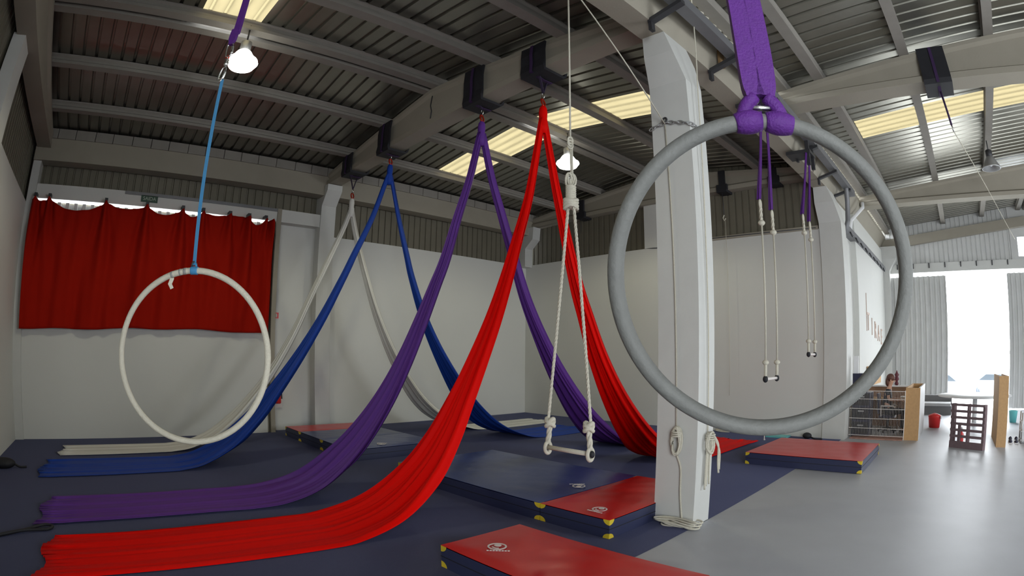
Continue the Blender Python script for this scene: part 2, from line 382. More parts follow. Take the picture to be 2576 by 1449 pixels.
# ---- girders
def girder(xc, ys, top, zb, hw, label, flange=0.06, web=0.06):
    rings = []
    for y in ys:
        t = top(y)
        rings.append([(xc-hw, y, zb), (xc+hw, y, zb), (xc+hw, y, zb+flange), (xc+web, y, zb+flange+0.03), (xc+web, y, t-0.07), (xc+web+0.03, y, t-0.04), (xc+web+0.03, y, t),
                      (xc-web-0.03, y, t), (xc-web-0.03, y, t-0.04), (xc-web, y, t-0.07), (xc-web, y, zb+flange+0.03), (xc-hw, y, zb+flange)])
    b = MB(); b.loft(rings); return b.build('girder', M_conc, kind='structure', label=label)
LY = (1.78, 4.27, 6.93)
girder(-1.14, LY, gtop, 3.28, 0.095, 'dark concrete girder along the top of the left wall')
g1 = girder(2.875, LY, gtop, 3.28, 0.095, 'concrete girder that carries the four aerial silks')
MB().tube([(2.810, 4.275, 3.36), (2.812, 4.265, 3.45), (2.812, 4.29, 3.52), (2.812, 4.27, 3.63)], 0.006, 5).build('crack', M_dark, g1)
girder(6.79, LY, gtop, 3.28, 0.095, 'concrete girder along the top of the right wall')
RY = (1.42, -1.7, -4.95)
girder(0.84, RY, rtop, 3.34, 0.122, 'concrete girder of the right hall above the photographer', web=0.075)
girder(4.79, RY, rtop, 3.34, 0.122, 'wide concrete girder of the right hall with the black pad', web=0.075)
girder(8.74, RY, rtop, 3.34, 0.122, 'concrete girder of the right hall farther on, over the reception', web=0.075)
b = MB(); b.loft([[(XE-0.12, y, z0), (XE, y, z0), (XE, y, z0+0.19), (XE-0.12, y, z0+0.19)] for y, z0 in ((1.6, 3.16), (-1.7, 3.49), (-5.0, 3.16))])
b.build('girder', M_conc, kind='structure', label='sloping gable beam of the far end wall')

# ---- purlins
def purlin(y, z, x0, x1, label):
    p = [(y-0.05, z), (y+0.05, z), (y+0.05, z+0.03), (y+0.03, z+0.045), (y+0.03, z+0.07), (y+0.05, z+0.085), (y+0.05, z+0.1),
         (y-0.05, z+0.1), (y-0.05, z+0.085), (y-0.03, z+0.07), (y-0.03, z+0.045), (y-0.05, z+0.03)]
    prismx('purlin', p, x0, x1, M_purl, label)
for y, w in ((1.90, 'first purlin of the left hall, next to the valley beam'), (2.49, 'second purlin of the left hall, counted from the valley beam'),
             (3.375, 'third purlin of the left hall, counted from the valley beam'), (4.19, 'near purlin of the pair at the ridge of the left hall'),
             (4.355, 'far purlin of the pair at the ridge of the left hall'), (5.21, 'purlin of the left hall just beyond the ridge'),
             (6.10, 'last purlin of the left hall before the back wall')):
    purlin(y, gtop(y), XL, XR+0.05, w)
for y, w in ((1.375, 'purlin of the right hall beside the grey rail'), (0.99, 'first sloping purlin of the right hall after the rail'), (0.105, 'second sloping purlin of the right hall after the rail'),
             (-0.78, 'third sloping purlin of the right hall, over the pendant lamp'), (-1.62, 'near ridge purlin of the right hall'), (-1.79, 'far ridge purlin of the right hall'),
             (-2.6, 'purlin of the right hall beyond the ridge'), (-3.5, 'fourth purlin of the right hall, behind the ridge'), (-4.4, 'last purlin of the right hall behind the photographer')):
    purlin(y, rtop(y), XL, XE, w)

# ---- corrugated roofs: every sheet a part, skylight sheets in line with them
PITCH = 0.1385; SW = PITCH*4
def roof(label, x0, n, ys, top, lights):
    root = bpy.data.objects.new('roof', None); col.objects.link(root); root.location = Vector((x0+n*SW/2, sum(ys)/2, 3.5))*S
    tag(root, label, kind='structure')
    o0 = wloc(root); me = {}
    for i in range(n):
        spans = [(ys[0], ys[1], False)]
        if i in lights:
            a, c = lights[i]; spans = []
            if a > ys[0]+0.05: spans.append((ys[0], a, False))
            spans.append((a, c, True))
            if c < ys[1]-0.05: spans.append((c, ys[1], False))
        for (a, c, li) in spans:
            key = (round(a, 3), round(c, 3), li)
            if key not in me:
                b = MB(); pr = corr_profile(4, PITCH, 0.022, 0.74)
                rows = [[(u-SW/2, y-sum(ys)/2, top(y)+0.1+h-3.5) for u, h in pr] for y in (a, c)]
                b.loft(rows, cap=False, closed=False)
                m = bpy.data.meshes.new('skylight_sheet' if li else 'roof_sheet')
                m.from_pydata([tuple(Vector(p)*S) for p in b.v], [], b.f); m.materials.append(M_sky if li else M_sheet); me[key] = m
            o = bpy.data.objects.new('skylight_sheet' if li else 'roof_sheet', me[key]); col.objects.link(o); o.parent = root
            o.location = Vector((x0+(i+0.5)*SW, sum(ys)/2, 3.5))*S - o0
            if li: o['label'] = 'yellowed translucent skylight sheet'
    return root
# sheet grid lined up with the skylights: x = 4.20 + k*SW
X0L = 4.19-10*SW
roof('corrugated roof slope of the left hall from the ridge down to the back wall', X0L, 15, (4.27, 6.98), gtop, {10: (4.30, 6.08)})
roof('corrugated roof slope of the left hall from the valley beam up to the ridge', X0L, 15, (1.60, 4.27), gtop, {10: (2.50, 4.25), 3: (2.50, 4.22)})
X0R = 6.03-14*SW
roof('corrugated roof slope of the right hall from the valley beam to the ridge', X0R, 25, (-1.7, 1.60), rtop, {14: (-1.6, 0.93)})
roof('corrugated roof slope of the right hall beyond the ridge', X0R, 25, (-5.0, -1.7), rtop, {14: (-4.3, -1.8)})
print('structure', len(bpy.data.objects))
# ================================================================== red curtain
cx0, cx1 = -1.16, 2.06
hooks = [-1.12, -0.93, -0.18, 0.36, 0.83, 1.10, 1.46, 1.72, 1.95, 2.05]
sag = [0.055, 0.14, 0.075, 0.10, 0.09, 0.045, 0.02, 0.10, 0.02]
ct = thing('curtain', (0.45, 6.70, 1.24), 'long red cloth curtain hooked in scallops over the sliding door', 'curtain')
b = MB(); NX, NZ = 200, 44; rows = []
def ctop(x):
    for i in range(len(hooks)-1):
        if hooks[i] <= x <= hooks[i+1]:
            t = (x-hooks[i])/(hooks[i+1]-hooks[i]); return 2.70-sag[i]*(4*t*(1-t))**0.8, hooks[i], hooks[i+1], t
    return 2.66, hooks[0], hooks[1], 0
for k in range(NZ+1):
    row = []; v = k/NZ
    for i in range(NX+1):
        x = lerp(cx0, cx1, i/NX); zt_, h0, h1, t = ctop(x)
        zb = 1.245+0.02*math.sin(x*1.6)+0.008*math.sin(x*7)
        z = lerp(zt_, zb, v)
        f = 0
        for hx in hooks:                                     # pleats fan out below each hook
            d = (x-hx)/(0.05+0.30*v); f += math.exp(-d*d)*math.cos(d*3.4)*0.085*(1-0.7*v)
        f += 0.034*math.sin(x*16+math.sin(x*3)*2+v*1.5)*(0.25+0.75*v) + 0.012*math.sin(x*37+v*3)
        f += 0.03*math.sin(4*math.pi*t)*(1-v)*0.5
        row.append((x, 6.70-f*0.8, z))
    rows.append(row)
b.loft(rows, cap=False, closed=False, smooth=True); b.build('curtain_cloth', M_curt, ct, solid=0.004)
for i, hx in enumerate(hooks[:-1]): MB().box(hx-0.02, hx+0.02, 6.69, 6.80, 2.70, 2.735).build('curtain_hook', M_dark, ct)

# ================================================================== signs on the back wall
sg = thing('exit_sign', (0.375, 6.795, 2.745), 'small dark green exit sign above the red curtain', 'sign')
MB().box(0.27, 0.49, 6.785, 6.80, 2.755, 2.835).build('sign_board', M_green, sg)
text('sign_letters', 'SAIDA', sg, (0.38, 6.783, 2.795), 0.062, (math.pi/2, 0, 0), mat('pale_green_print', (0.45, 0.5, 0.42), 0.6, var=0), 0.001)
fs = thing('fire_sign', (2.215, 6.945, 1.44), 'small square red fire extinguisher sign on the white wall', 'sign')
MB().box(2.20, 2.29, 6.935, 6.95, 1.45, 1.54).build('sign_board', M_print, fs)
MB().box(2.207, 2.283, 6.930, 6.936, 1.457, 1.533).build('red_field', M_redpl, fs)
MB().lathe([(0.014, 0), (0.015, 0.03), (0.011, 0.045), (0.004, 0.052)], (2.247, 6.931, 1.47), 8).build('extinguisher_symbol', M_print, fs)
ex = thing('fire_extinguisher', (2.27, 6.90, 0.30), 'red fire extinguisher on the back wall, half hidden by the blue silk', 'extinguisher')
MB().lathe([(0.035, 0), (0.042, 0.01), (0.042, 0.22), (0.03, 0.26), (0.012, 0.28)], (2.27, 6.885, 0.36), 14).build('cylinder', M_redpl, ex)
vv = MB().box(2.255, 2.285, 6.87, 6.90, 0.64, 0.68).build('valve', M_black, ex); MB().box(2.23, 2.29, 6.86, 6.875, 0.675, 0.69).build('lever', M_reda, vv)
MB().tube([(2.28, 6.87, 0.66), (2.31, 6.86, 0.58), (2.315, 6.86, 0.42)], 0.007, 6).build('hose', M_black, ex)
MB().box(2.20, 2.34, 6.925, 6.945, 0.30, 0.75).build('backing_plate', M_print, ex)

# ================================================================== aerial silks
def silk(yk, yl, yr, lp, rp, xl_end, xr_end, m, colname, zk, wfl, ks=(0.76, 0.78)):
    root = thing('aerial_silk', (2.875, yk, 0), *colname)
    def tail(pts, yend, xend, sd, kz):
        P = spline([(p[0], 0, p[1]) for p in pts], 8)
        xf = P[-1].x
        P += [Vector((lerp(xf, xend, t/16), 0, 0.012)) for t in range(1, 17)]
        # arc length
        L = [0]
        for i in range(1, len(P)): L.append(L[-1]+(P[i]-P[i-1]).length)
        NW = 48; rows = []
        for i, p in enumerate(P):
            k = min(1, abs(p.x-2.875)/2.2); yc = lerp(yk, yend, k)
            z = p.z; zz = max(0, min(1, z/zk))
            # width opens from the gathered knot to the floor
            w = (wfl-0.02)*math.exp(-max(0, z-0.012)/kz)+0.028
            t = (P[min(i+1, len(P)-1)]-P[max(i-1, 0)]).normalized(); nrm = Vector((-t.z, 0, t.x))
            if nrm.z < 0: nrm = -nrm
            lift = min(1, max(0, (z-0.012)/0.25)); amp = lerp(0.0045, 0.026*(1-zz*0.45), lift)
            row = []
            for j in range(NW+1):
                v = j/NW-0.5
                ph = v*2*math.pi*3.1+sd
                f = amp*(math.sin(ph)+0.6*math.sin(ph*2.3+sd*2+L[i]*0.5)+0.45*math.sin(ph*4.1+1.3*sd+L[i]*0.3))
                yy = yc+v*w*(1+0.03*math.sin(L[i]*3+sd))
                off = nrm*f
                zf = p.z+off.z
                if i > len(P)-4: yy += 0.012*math.sin(j*1.7+sd)
                xx = p.x+off.x + (0.03*math.sin(v*9+sd)+0.04*v if i == len(P)-1 else 0)
                row.append((xx, yy, max(0.009, zf)))
            rows.append(row)
        MB().loft(rows, cap=False, closed=False, smooth=True).build('fabric_tail', m, root, solid=0.006)
    tail(lp, yl, xl_end, 0.4+yk, ks[0]); tail(rp, yr, xr_end, 1.9+yk, ks[1])
    # knot, descender, carabiner, sling up to the girder
    MB().lathe([(0.012, 0.09), (0.030, 0.06), (0.035, 0.02), (0.032, -0.04), (0.04, -0.10), (0.03, -0.16)], (2.875, yk, zk), 12).build('fabric_knot', m, root)
    zt = zk+0.085
    MB().tube([(2.875+0.018*math.cos(a), yk+0.018*math.sin(a)*0.7, zt+0.03+0.038*math.sin(a)) for a in [i*math.pi/8 for i in range(16)]], 0.008, 6, closed=True).build('figure_eight', M_reda, root)
    MB().tube([(2.875, yk+0.014*math.cos(a), zt+0.095+0.030*math.sin(a)) for a in [i*math.pi/6 for i in range(12)]], 0.005, 6, closed=True).build('carabiner', M_steel, root)
    b = MB()
    for s_ in (-1, 1):
        b.ribbon([(2.875, yk, zt+0.115), (2.875+s_*0.035, yk+s_*0.01, lerp(zt+0.115, 3.24, 0.6)), (2.875+s_*0.075, yk+s_*0.02, 3.262), (2.875+s_*0.112, yk+s_*0.02, 3.30)], (0, 1, 0), 0.022, 0.006)
    b.build('sling', mat('dark_violet_sling', (0.03, 0.02, 0.05), 0.8, var=0.1), root)
    return root
G_ = 'aerial silks hung from the girder'
silk(2.77, 2.84, 2.67, [(2.865, 2.86), (2.80, 2.5), (2.73, 2.16), (2.63, 1.84), (2.53, 1.54), (2.42, 1.26), (2.29, 0.99), (2.15, 0.73), (2.00, 0.48), (1.82, 0.27), (1.56, 0.10), (1.25, 0.02), (1.0, 0.012)],
     [(2.885, 2.86), (2.96, 2.54), (3.04, 2.22), (3.22, 1.62), (3.35, 1.31), (3.50, 0.99), (3.71, 0.66), (3.98, 0.35), (4.28, 0.12), (4.55, 0.03), (4.8, 0.012)], -0.46, 6.15, M_redfab, ('bright red aerial silk, its tails spread on the floor nearest the camera', 'silk', G_), 2.90, 0.62)
silk(3.53, 3.73, 3.62, [(2.865, 2.97), (2.77, 2.51), (2.66, 2.14), (2.56, 1.79), (2.47, 1.56), (2.36, 1.29), (2.22, 0.98), (2.05, 0.68), (1.86, 0.43), (1.67, 0.25), (1.42, 0.10), (1.15, 0.03), (0.9, 0.012)],
     [(2.885, 2.97), (3.01, 2.57), (3.15, 2.23), (3.26, 1.97), (3.45, 1.53), (3.67, 1.16), (3.94, 0.79), (4.28, 0.42), (4.65, 0.15), (4.95, 0.03), (5.2, 0.012)], -0.55, 6.25, M_purpfab, ('purple aerial silk between the red and the blue one', 'silk', G_), 3.01, 0.64)
silk(5.13, 5.10, 4.95, [(2.865, 3.0), (2.83, 2.90), (2.69, 2.46), (2.50, 2.04), (2.38, 1.78), (2.16, 1.36), (1.90, 0.96), (1.60, 0.58), (1.40, 0.37), (1.15, 0.18), (0.85, 0.05), (0.6, 0.012)],
     [(2.885, 3.0), (2.91, 2.92), (3.02, 2.51), (3.14, 2.11), (3.22, 1.85), (3.39, 1.42), (3.63, 0.98), (3.94, 0.53), (4.25, 0.22), (4.6, 0.05), (4.85, 0.012)], -0.70, 5.85, M_bluefab, ('royal blue aerial silk between the purple and the white one', 'silk', G_), 3.04, 0.74)
silk(6.06, 5.97, 5.88, [(2.865, 2.82), (2.85, 2.73), (2.73, 2.41), (2.38, 1.65), (2.15, 1.18), (1.85, 0.73), (1.50, 0.36), (1.2, 0.15), (0.9, 0.04), (0.65, 0.012)],
     [(2.885, 2.82), (2.90, 2.73), (2.98, 2.44), (3.14, 1.95), (3.32, 1.46), (3.56, 0.96), (3.88, 0.47), (4.22, 0.18), (4.55, 0.04), (4.8, 0.012)], -0.57, 6.1, M_whitefab, ('white aerial silk nearest the back wall', 'silk', G_), 2.86, 0.58, (0.42, 0.8))

# black pads wrapped over the girder above each silk
def beam_pad(xc, y0, y1, zt_, hw, zb, label, xw=0.0):
    root = thing('beam_pad', (xc, (y0+y1)/2, zb-0.04), label, 'pad', 'black pads wrapped over the girders')
    b = MB(); th = 0.018; rings = []
    for y in (y0, lerp(y0, y1, .33), lerp(y0, y1, .66), y1):
        j = 0.004*math.sin(y*31)
        o = hw+0.012
        rings.append([(xc-0.10-xw-j, y, zt_), (xc-0.11-xw, y, lerp(zt_, zb, .35)), (xc-o-j, y, zb+0.06), (xc-o, y, zb-0.02), (xc+o, y, zb-0.02), (xc+o+0.03, y, zb+0.02),
                      (xc+o+0.045, y, zb+0.03), (xc+o+0.03, y, zb-0.02), (xc+o, y, zb-0.045), (xc-o-th, y, zb-0.045), (xc-o-th-0.01, y, zb-0.0), (xc-o-th-j, y, zb+0.07), (xc-0.13-xw, y, lerp(zt_, zb, .35)), (xc-0.12-xw-j, y, zt_)])
    b.loft(rings); b.build('pad_body', M_black, root)
    ym = (y0+y1)/2
    MB().ribbon([(xc-0.135-xw, ym, zt_-0.01), (xc-0.145-xw, ym, lerp(zt_, zb, .4)), (xc-hw-0.045, ym, zb+0.05), (xc-hw-0.05, ym, zb-0.03), (xc, ym, zb-0.055), (xc+hw, ym, zb-0.05)], (0, 1, 0), 0.03, 0.006).build('pad_strap', mat('dark_purple_strap', (0.035, 0.012, 0.06), 0.8, var=0.1), root)
    return root
beam_pad(2.875, 2.64, 2.90, 3.52, 0.095, 3.28, 'black pad wrapped on the girder above the red silk')
beam_pad(2.875, 3.40, 3.66, 3.62, 0.095, 3.28, 'black pad wrapped on the girder above the purple silk')
beam_pad(2.875, 4.99, 5.25, 3.60, 0.095, 3.28, 'black pad wrapped on the girder above the blue silk')
beam_pad(2.875, 5.92, 6.18, 3.50, 0.095, 3.28, 'black pad wrapped on the girder above the white silk')
bp = beam_pad(4.79, -0.29, -0.02, 3.68, 0.122, 3.34, 'broad black pad on the right hall girder with a steel rope below', 0.0)
for y, l in ((5.55, 'small black clamp on the right wall girder beside the red silk'), (3.02, 'small black clamp on the right wall girder beside the column'), (2.25, 'small black clamp on the right wall girder behind the purple slings')):
    r_ = thing('beam_clamp', (6.70, y, 3.2), l, 'clamp', 'clamps on the right wall girder')
    MB().box(6.665, 6.70, y-0.045, y+0.045, 3.30, gtop(y)+0.0).build('clamp_plate', M_black, r_)
    MB().box(6.64, 6.90, y-0.075, y+0.075, 3.245, 3.285).box(6.65, 6.695, y-0.08, y+0.08, 3.285, 3.36).build('clamp_jaw', M_black, r_)
# thin rope under the second clamp, and a cable under the first
r_ = thing('thin_rope', (6.66, 3.02, 1.9), 'thin rope with a small hook under a clamp, behind the column', 'rope')
MB().tube([(6.66, 3.02, 3.25), (6.66, 3.015, 3.05), (6.66, 3.01, 2.92)], 0.006, 6).build('cord', M_dark, r_)
MB().tube([(6.66, 3.01, 2.92), (6.66, 3.03, 2.88), (6.66, 3.01, 2.84), (6.66, 2.99, 2.87)], 0.008, 6).build('hook', M_rope, r_)
MB().tube([(6.66, 3.0, 2.85), (6.66, 2.99, 1.6), (6.66, 2.98, 0.5)], 0.003, 5).build('line', M_rope, r_)
MB().tube([(6.66, 5.55, 3.25), (6.66, 5.55, 3.0)], 0.005, 5).build('thin_cable', M_dark, label='short thin cable hanging under the clamp beside the red silk', cat='cable')

# ================================================================== hoops
def ring_pts(c, R, psi, tilt, n=96, a0=0.0, a1=2*math.pi, endpoint=False):
    e1 = Vector((math.cos(psi), math.sin(psi), 0)); e2 = Vector((-math.sin(psi)*math.sin(tilt), math.cos(psi)*math.sin(tilt), math.cos(tilt)))
    m = n if not endpoint else n-1
    return [Vector(c)+R*(math.cos(a0+(a1-a0)*i/m)*e1+math.sin(a0+(a1-a0)*i/m)*e2) for i in range(n)]
# --- white hoop
HC, HR, HP, HT = (0.286, 1.829, 0.987), 0.275, 2.602, 0.017
hw_ = thing('aerial_hoop', (0.286, 1.829, 0.70), 'white taped aerial hoop in front of the red curtain', 'hoop', 'aerial hoops')
MB().tube(ring_pts(HC, HR, HP, HT), 0.0105, 10, closed=True).build('hoop_ring', M_hoopw, hw_)
MB().tube(ring_pts(HC, HR, HP, HT, 7, math.pi/2-0.03, math.pi/2+0.06, True), 0.0135, 10).build('strap_wrap', M_blueweb, hw_)
tp = ring_pts(HC, HR, HP, HT, 5, 1.27, 1.31, True)
for a0, a1 in ((1.44, 1.48), (1.38, 1.40), (1.26, 1.29)): MB().tube(ring_pts(HC, HR, HP, HT, 4, a0, a1, True), 0.0114, 8).build('tape_band', mat('grey_tape', (0.3, 0.3, 0.28), 0.6, var=0.1), hw_)
MB().ribbon([tp[0], tp[0]+Vector((0.002, 0, -0.012)), tp[0]+Vector((-0.004, 0.003, -0.03)), tp[0]+Vector((0.004, 0, -0.045))], (1, 0, 0), [0.010, 0.014, 0.014, 0.012], 0.002).build('tape_tail', M_hoopw, hw_)
top = ring_pts(HC, HR, HP, HT, 1, math.pi/2, 1)[0] if False else Vector(HC)+Vector((0, 0, HR))
tx, ty, tz = top
def shackle(c, w, h, r, m, parent, name='shackle', ax=(1, 0, 0)):
    A = Vector(ax).normalized(); P = []
    for i in range(13):
        a = math.pi*i/12; P.append(Vector(c)+A*(w*math.cos(a))+Vector((0, 0, h*math.sin(a)*0.6)))
    P = [Vector(c)+A*w+Vector((0, 0, -h*0.5))]+P+[Vector(c)-A*w+Vector((0, 0, -h*0.5))]
    b = MB().tube(P, r, 8); b.tube([Vector(c)+A*w*1.35+Vector((0, 0, -h*0.5)), Vector(c)-A*w*1.35+Vector((0, 0, -h*0.5))], r, 8)
    return b.build(name, m, parent)
shackle((tx, ty, tz+0.020), 0.008, 0.016, 0.003, M_dark, hw_)
sp = thing('webbing_strap', (tx, ty, tz+0.02), 'long light blue webbing strap holding up the white hoop', 'strap')
ZS = 1.95
MB().ribbon([(tx, ty, tz+0.018), (tx, ty, lerp(tz, ZS, .5)), (tx, ty, ZS)], (rgt.x, rgt.y, 0), 0.013, 0.003).build('webbing', M_blueweb, sp)
MB().tube([(tx+rgt.x*0.009*math.cos(a), ty+rgt.y*0.009*math.cos(a), tz+0.016+0.008*math.sin(a)) for a in [i*math.pi/5 for i in range(10)]], 0.004, 6, closed=True).build('strap_loop', M_blueweb, sp)
def carabiner(c, w, h, r, label, tilt=0.0, grp='carabiners and swivel of the white hoop'):
    root = thing('carabiner', (c[0], c[1], c[2]-h), label, 'carabiner', grp)
    P = []
    for i in range(28):
        a = 2*math.pi*i/28; u = w*math.copysign(abs(math.cos(a))**0.7, math.cos(a)); v = h*math.copysign(abs(math.sin(a))**0.8, math.sin(a))
        u, v = u*math.cos(tilt)-v*math.sin(tilt), u*math.sin(tilt)+v*math.cos(tilt)
        P.append((c[0]+rgt.x*u, c[1]+rgt.y*u, c[2]+v))
    MB().tube(P, r, 8, closed=True).build('carabiner_body', M_steel, root)
    i0 = Vector(P[1]); i1 = Vector(P[26])
    MB().tube([P[25], P[26], P[27], P[0], P[1], P[2]], r*1.6, 8).build('screw_gate', M_steel, root)
carabiner((tx-rgt.x*0.008, ty-rgt.y*0.008, ZS+0.024), 0.011, 0.030, 0.0034, 'lower steel carabiner above the blue strap', -0.25)
sw = thing('swivel', (tx, ty, ZS+0.055), 'small steel swivel between the two carabiners', 'swivel', 'carabiners and swivel of the white hoop')
MB().lathe([(0.004, -0.016), (0.009, -0.010), (0.009, 0.002), (0.006, 0.006), (0.009, 0.010), (0.005, 0.018)], (tx, ty, ZS+0.072), 10).build('swivel_body', M_steel, sw)
MB().tube([(tx+rgt.x*0.006*math.cos(a), ty+rgt.y*0.006*math.cos(a), ZS+0.095+0.008*math.sin(a)) for a in [i*math.pi/5 for i in range(10)]], 0.003, 6, closed=True).build('swivel_eye', M_reda, sw)
carabiner((tx, ty, ZS+0.128), 0.014, 0.030, 0.0036, 'upper steel carabiner under the purple sling beside the lamp', 0.05)
sl = thing('lifting_sling', (tx, ty, ZS+0.14), 'short purple round sling above the white hoop', 'sling', 'purple lifting slings')
MB().ribbon(spline([(tx, ty, ZS+0.15), (tx+0.004, ty, ZS+0.22), (tx+0.012, ty, ZS+0.34), (tx+0.012, ty-0.01, rtop(1.6)+0.2)], 6), (rgt.x, rgt.y, 0), [0.018]*2+[0.030]*4+[0.026]*6+[0.024]*7, 0.014).build('sling_body', M_purpweb, sl)

# --- grey hoop
GC, GR, GP, GT = (0.913, 0.327, 1.143), 0.275, 2.133, 0.176
hg = thing('aerial_hoop', (0.913, 0.327, 0.85), 'large grey taped aerial hoop closest to the camera', 'hoop', 'aerial hoops')
MB().tube(ring_pts(GC, GR, GP, GT, 128), 0.0150, 14, closed=True).build('hoop_ring', M_hoopg, hg)
gt = Vector(ring_pts(GC, GR, GP, GT, 4)[1])
e1 = Vector((math.cos(GP), math.sin(GP), 0))
for a0, a1, rr in ((math.pi/2+0.015, math.pi/2+0.20, 0.021), (math.pi/2-0.19, math.pi/2-0.012, 0.021)):
    MB().tube(ring_pts(GC, GR, GP, GT, 9, a0, a1, True), [rr*(0.85+0.25*math.sin(math.pi*i/8)) for i in range(9)], 12).build('sling_wrap', M_purpweb, hg)
shackle(gt+Vector((0, 0, 0.045)), 0.024, 0.034, 0.006, M_steel, hg, 'steel_ring', e1)
b = MB()
for s_ in (-1, 1):
    b.tube(spline([gt+e1*s_*0.035+Vector((0, 0, 0.012)), gt+e1*s_*0.028+Vector((0, 0, 0.03)), gt+e1*s_*0.012+Vector((0, 0, 0.05))], 5), 0.014, 8)
b.build('sling_knot', M_purpweb, hg)
sg2 = thing('lifting_sling', (gt.x, gt.y, gt.z+0.05), 'broad purple round sling holding the grey hoop', 'sling', 'purple lifting slings')
gz = rtop(0.3)+0.1
top2 = gt+Vector((0.0, 0.0, gz-gt.z))
b = MB()
for s_ in (-1, 1):
    b.ribbon(spline([gt+e1*s_*0.010+Vector((0, 0, 0.05)), gt+e1*s_*0.016+Vector((0, 0, 0.12)), gt+e1*s_*0.014+Vector((0, 0, 0.5)), gt+e1*s_*0.012+Vector((0, 0, 1.2)), top2+e1*s_*0.012], 6), tuple(e1), 0.034, 0.022)
b.build('sling_body', M_purpweb, sg2)

# ================================================================== near trapeze with its ropes
tz_ = 0.555
A = Vector((1.936, 1.818, tz_)); B = Vector((1.928, 1.544, tz_))          # bar ends
PUL = Vector((1.945, 1.68, 3.13)); MID = Vector((1.945, 1.686, 0))
tr = thing('trapeze', (1.945, 1.686, tz_-0.05), 'cream cotton rope trapeze hanging close in front of the silks', 'trapeze', 'trapezes')
MB().tube([A-(B-A)*0.04, B+(B-A)*0.04], 0.0115, 12).build('bar', M_rope, tr)
top_l = Vector((1.947, 1.702, 1.735)); top_r = Vector((1.943, 1.664, 1.735))
def rope_pts(a, b, n=24): return [a.lerp(b, i/n) for i in range(n+1)]
def twist(mb, a, b, r, n=5, turns=None):
    """three-strand rope between two points"""
    d = (b-a); L = d.length; turns = turns or L/(r*9); t = d.normalized(); u = t.orthogonal().normalized(); w = t.cross(u); k = max(8, int(turns*7))
    for s in range(3):
        mb.tube([a+d*(i/k)+(u*math.cos(2*math.pi*(turns*i/k+s/3))+w*math.sin(2*math.pi*(turns*i/k+s/3)))*r*0.5 for i in range(k+1)], r*0.62, n)
    return mb
for P, T in ((A, top_l), (B, top_r)):
    twist(MB(), P+Vector((0, 0, 0.13)), T, 0.0075).build('rope', M_rope, tr)
    b = MB(); kz = P.z+0.125; c = P.lerp(T, (kz-P.z)/(T.z-P.z))
    for q in range(3):
        b.tube([(c.x+0.019*math.cos(a+q*2)*(1-0.1*q), c.y+0.019*math.sin(a+q*2), c.z+0.012*(q-1)+0.007*math.sin(2*a)) for a in [i*math.pi/8 for i in range(16)]], 0.0105, 8, closed=True)
    b.ball((c.x, c.y, c.z), 0.02, 0.02, 0.022, 8).build('rope_knot', M_rope, tr)
    twist(MB(), c+Vector((0, 0, -0.015)), P+Vector((0, 0, 0.02)), 0.0135).build('wrapped_end', M_rope, tr)
    d = (B-A).normalized(); n_ = Vector((-d.y, d.x, 0))
    MB().tube([P+n_*0.019*math.cos(a)+Vector((0, 0, 0.028*math.sin(a)-0.002)) for a in [i*math.pi/9 for i in range(18)]], 0.0095, 8, closed=True).build('eye_loop', M_rope, tr)
    e = P+(P-MID-Vector((0, 0, tz_))).normalized()*0.012
    MB().ball(e, 0.013, 0.013, 0.017, 8).build('end_cap', M_black, tr)
c0 = (top_l+top_r)/2
b = MB()
for q in range(4):
    b.tube([(c0.x+0.032*math.cos(a), c0.y+0.030*math.sin(a), c0.z-0.012+0.011*q+0.006*math.sin(2*a+q)) for a in [i*math.pi/8 for i in range(16)]], 0.009, 8, closed=True)
b.ball(c0+Vector((0, 0, 0.004)), 0.028, 0.027, 0.022, 8).build('collar_knot', M_rope, tr)
b = MB()
for q in range(7): b.tube([(c0.x+0.021*math.cos(a), c0.y+0.018*math.sin(a), c0.z+0.03+0.0105*q) for a in [i*math.pi/7 for i in range(14)]], 0.008, 6, closed=True)
b.lathe([(0.02, 0.02), (0.02, 0.10)], c0, 10).build('whipping', M_rope, tr)
for s_, dz in ((-1, 0.0), (0.1, 0.006), (1, 0.0)):
    cx_ = c0+rgt*s_*0.010+Vector((0, 0, 0.130+dz))
    MB().tube([cx_+rgt*0.015*math.cos(a)+fwd*0.010*s_*math.sin(a*1)+Vector((0, 0, 0.034*math.sin(a))) for a in [i*math.pi/9 for i in range(18)]], 0.0055, 8, closed=True).build('top_loop', M_rope, tr)
shackle(c0+Vector((0, 0, 0.145)), 0.008, 0.02, 0.004, M_steel, tr, 'thimble', tuple(rgt))
# hoist rope over the pulley, down to the ring on the column
hr = thing('hoist_rope', (2.77, 1.6, 2.3), 'thin white hoist rope from the trapeze over a pulley to the column', 'rope', 'thin white hoist ropes')
kn = Vector((1.945, 1.684, 2.06))
MB().tube([kn+Vector((0, 0, 0.03)), Vector((1.945, 1.682, 2.6)), PUL], 0.0052, 6).build('rope_fall', M_rope, hr)
b = MB()
for q in range(3): b.tube([kn+rgt*0.012*math.cos(a)+fwd*0.008*math.sin(a+q)+Vector((0, 0, 0.018*math.sin(a*1)+0.015*q-0.01)) for a in [i*math.pi/7 for i in range(14)]], 0.0055, 6, closed=True)
b.tube([kn+Vector((0, 0, -0.01)), c0+Vector((0.005, 0, 0.155))], 0.0055, 6); b.tube([kn+rgt*0.008+Vector((0, 0, -0.01)), c0+rgt*0.008+Vector((0, 0, 0.155))], 0.0055, 6)
b.build('rope_knot', M_rope, hr)
MB().tube([PUL, Vector((2.36, 1.645, 2.79)), Vector((2.762, 1.606, 2.445))], 0.0045, 6).build('rope_lead', M_rope, hr)
MB().tube([(2.762, 1.606, 2.44), (2.765, 1.595, 1.8), (2.768, 1.585, 1.1), (2.768, 1.575, 0.60)], 0.0045, 6).build('rope_tail', M_rope, hr)
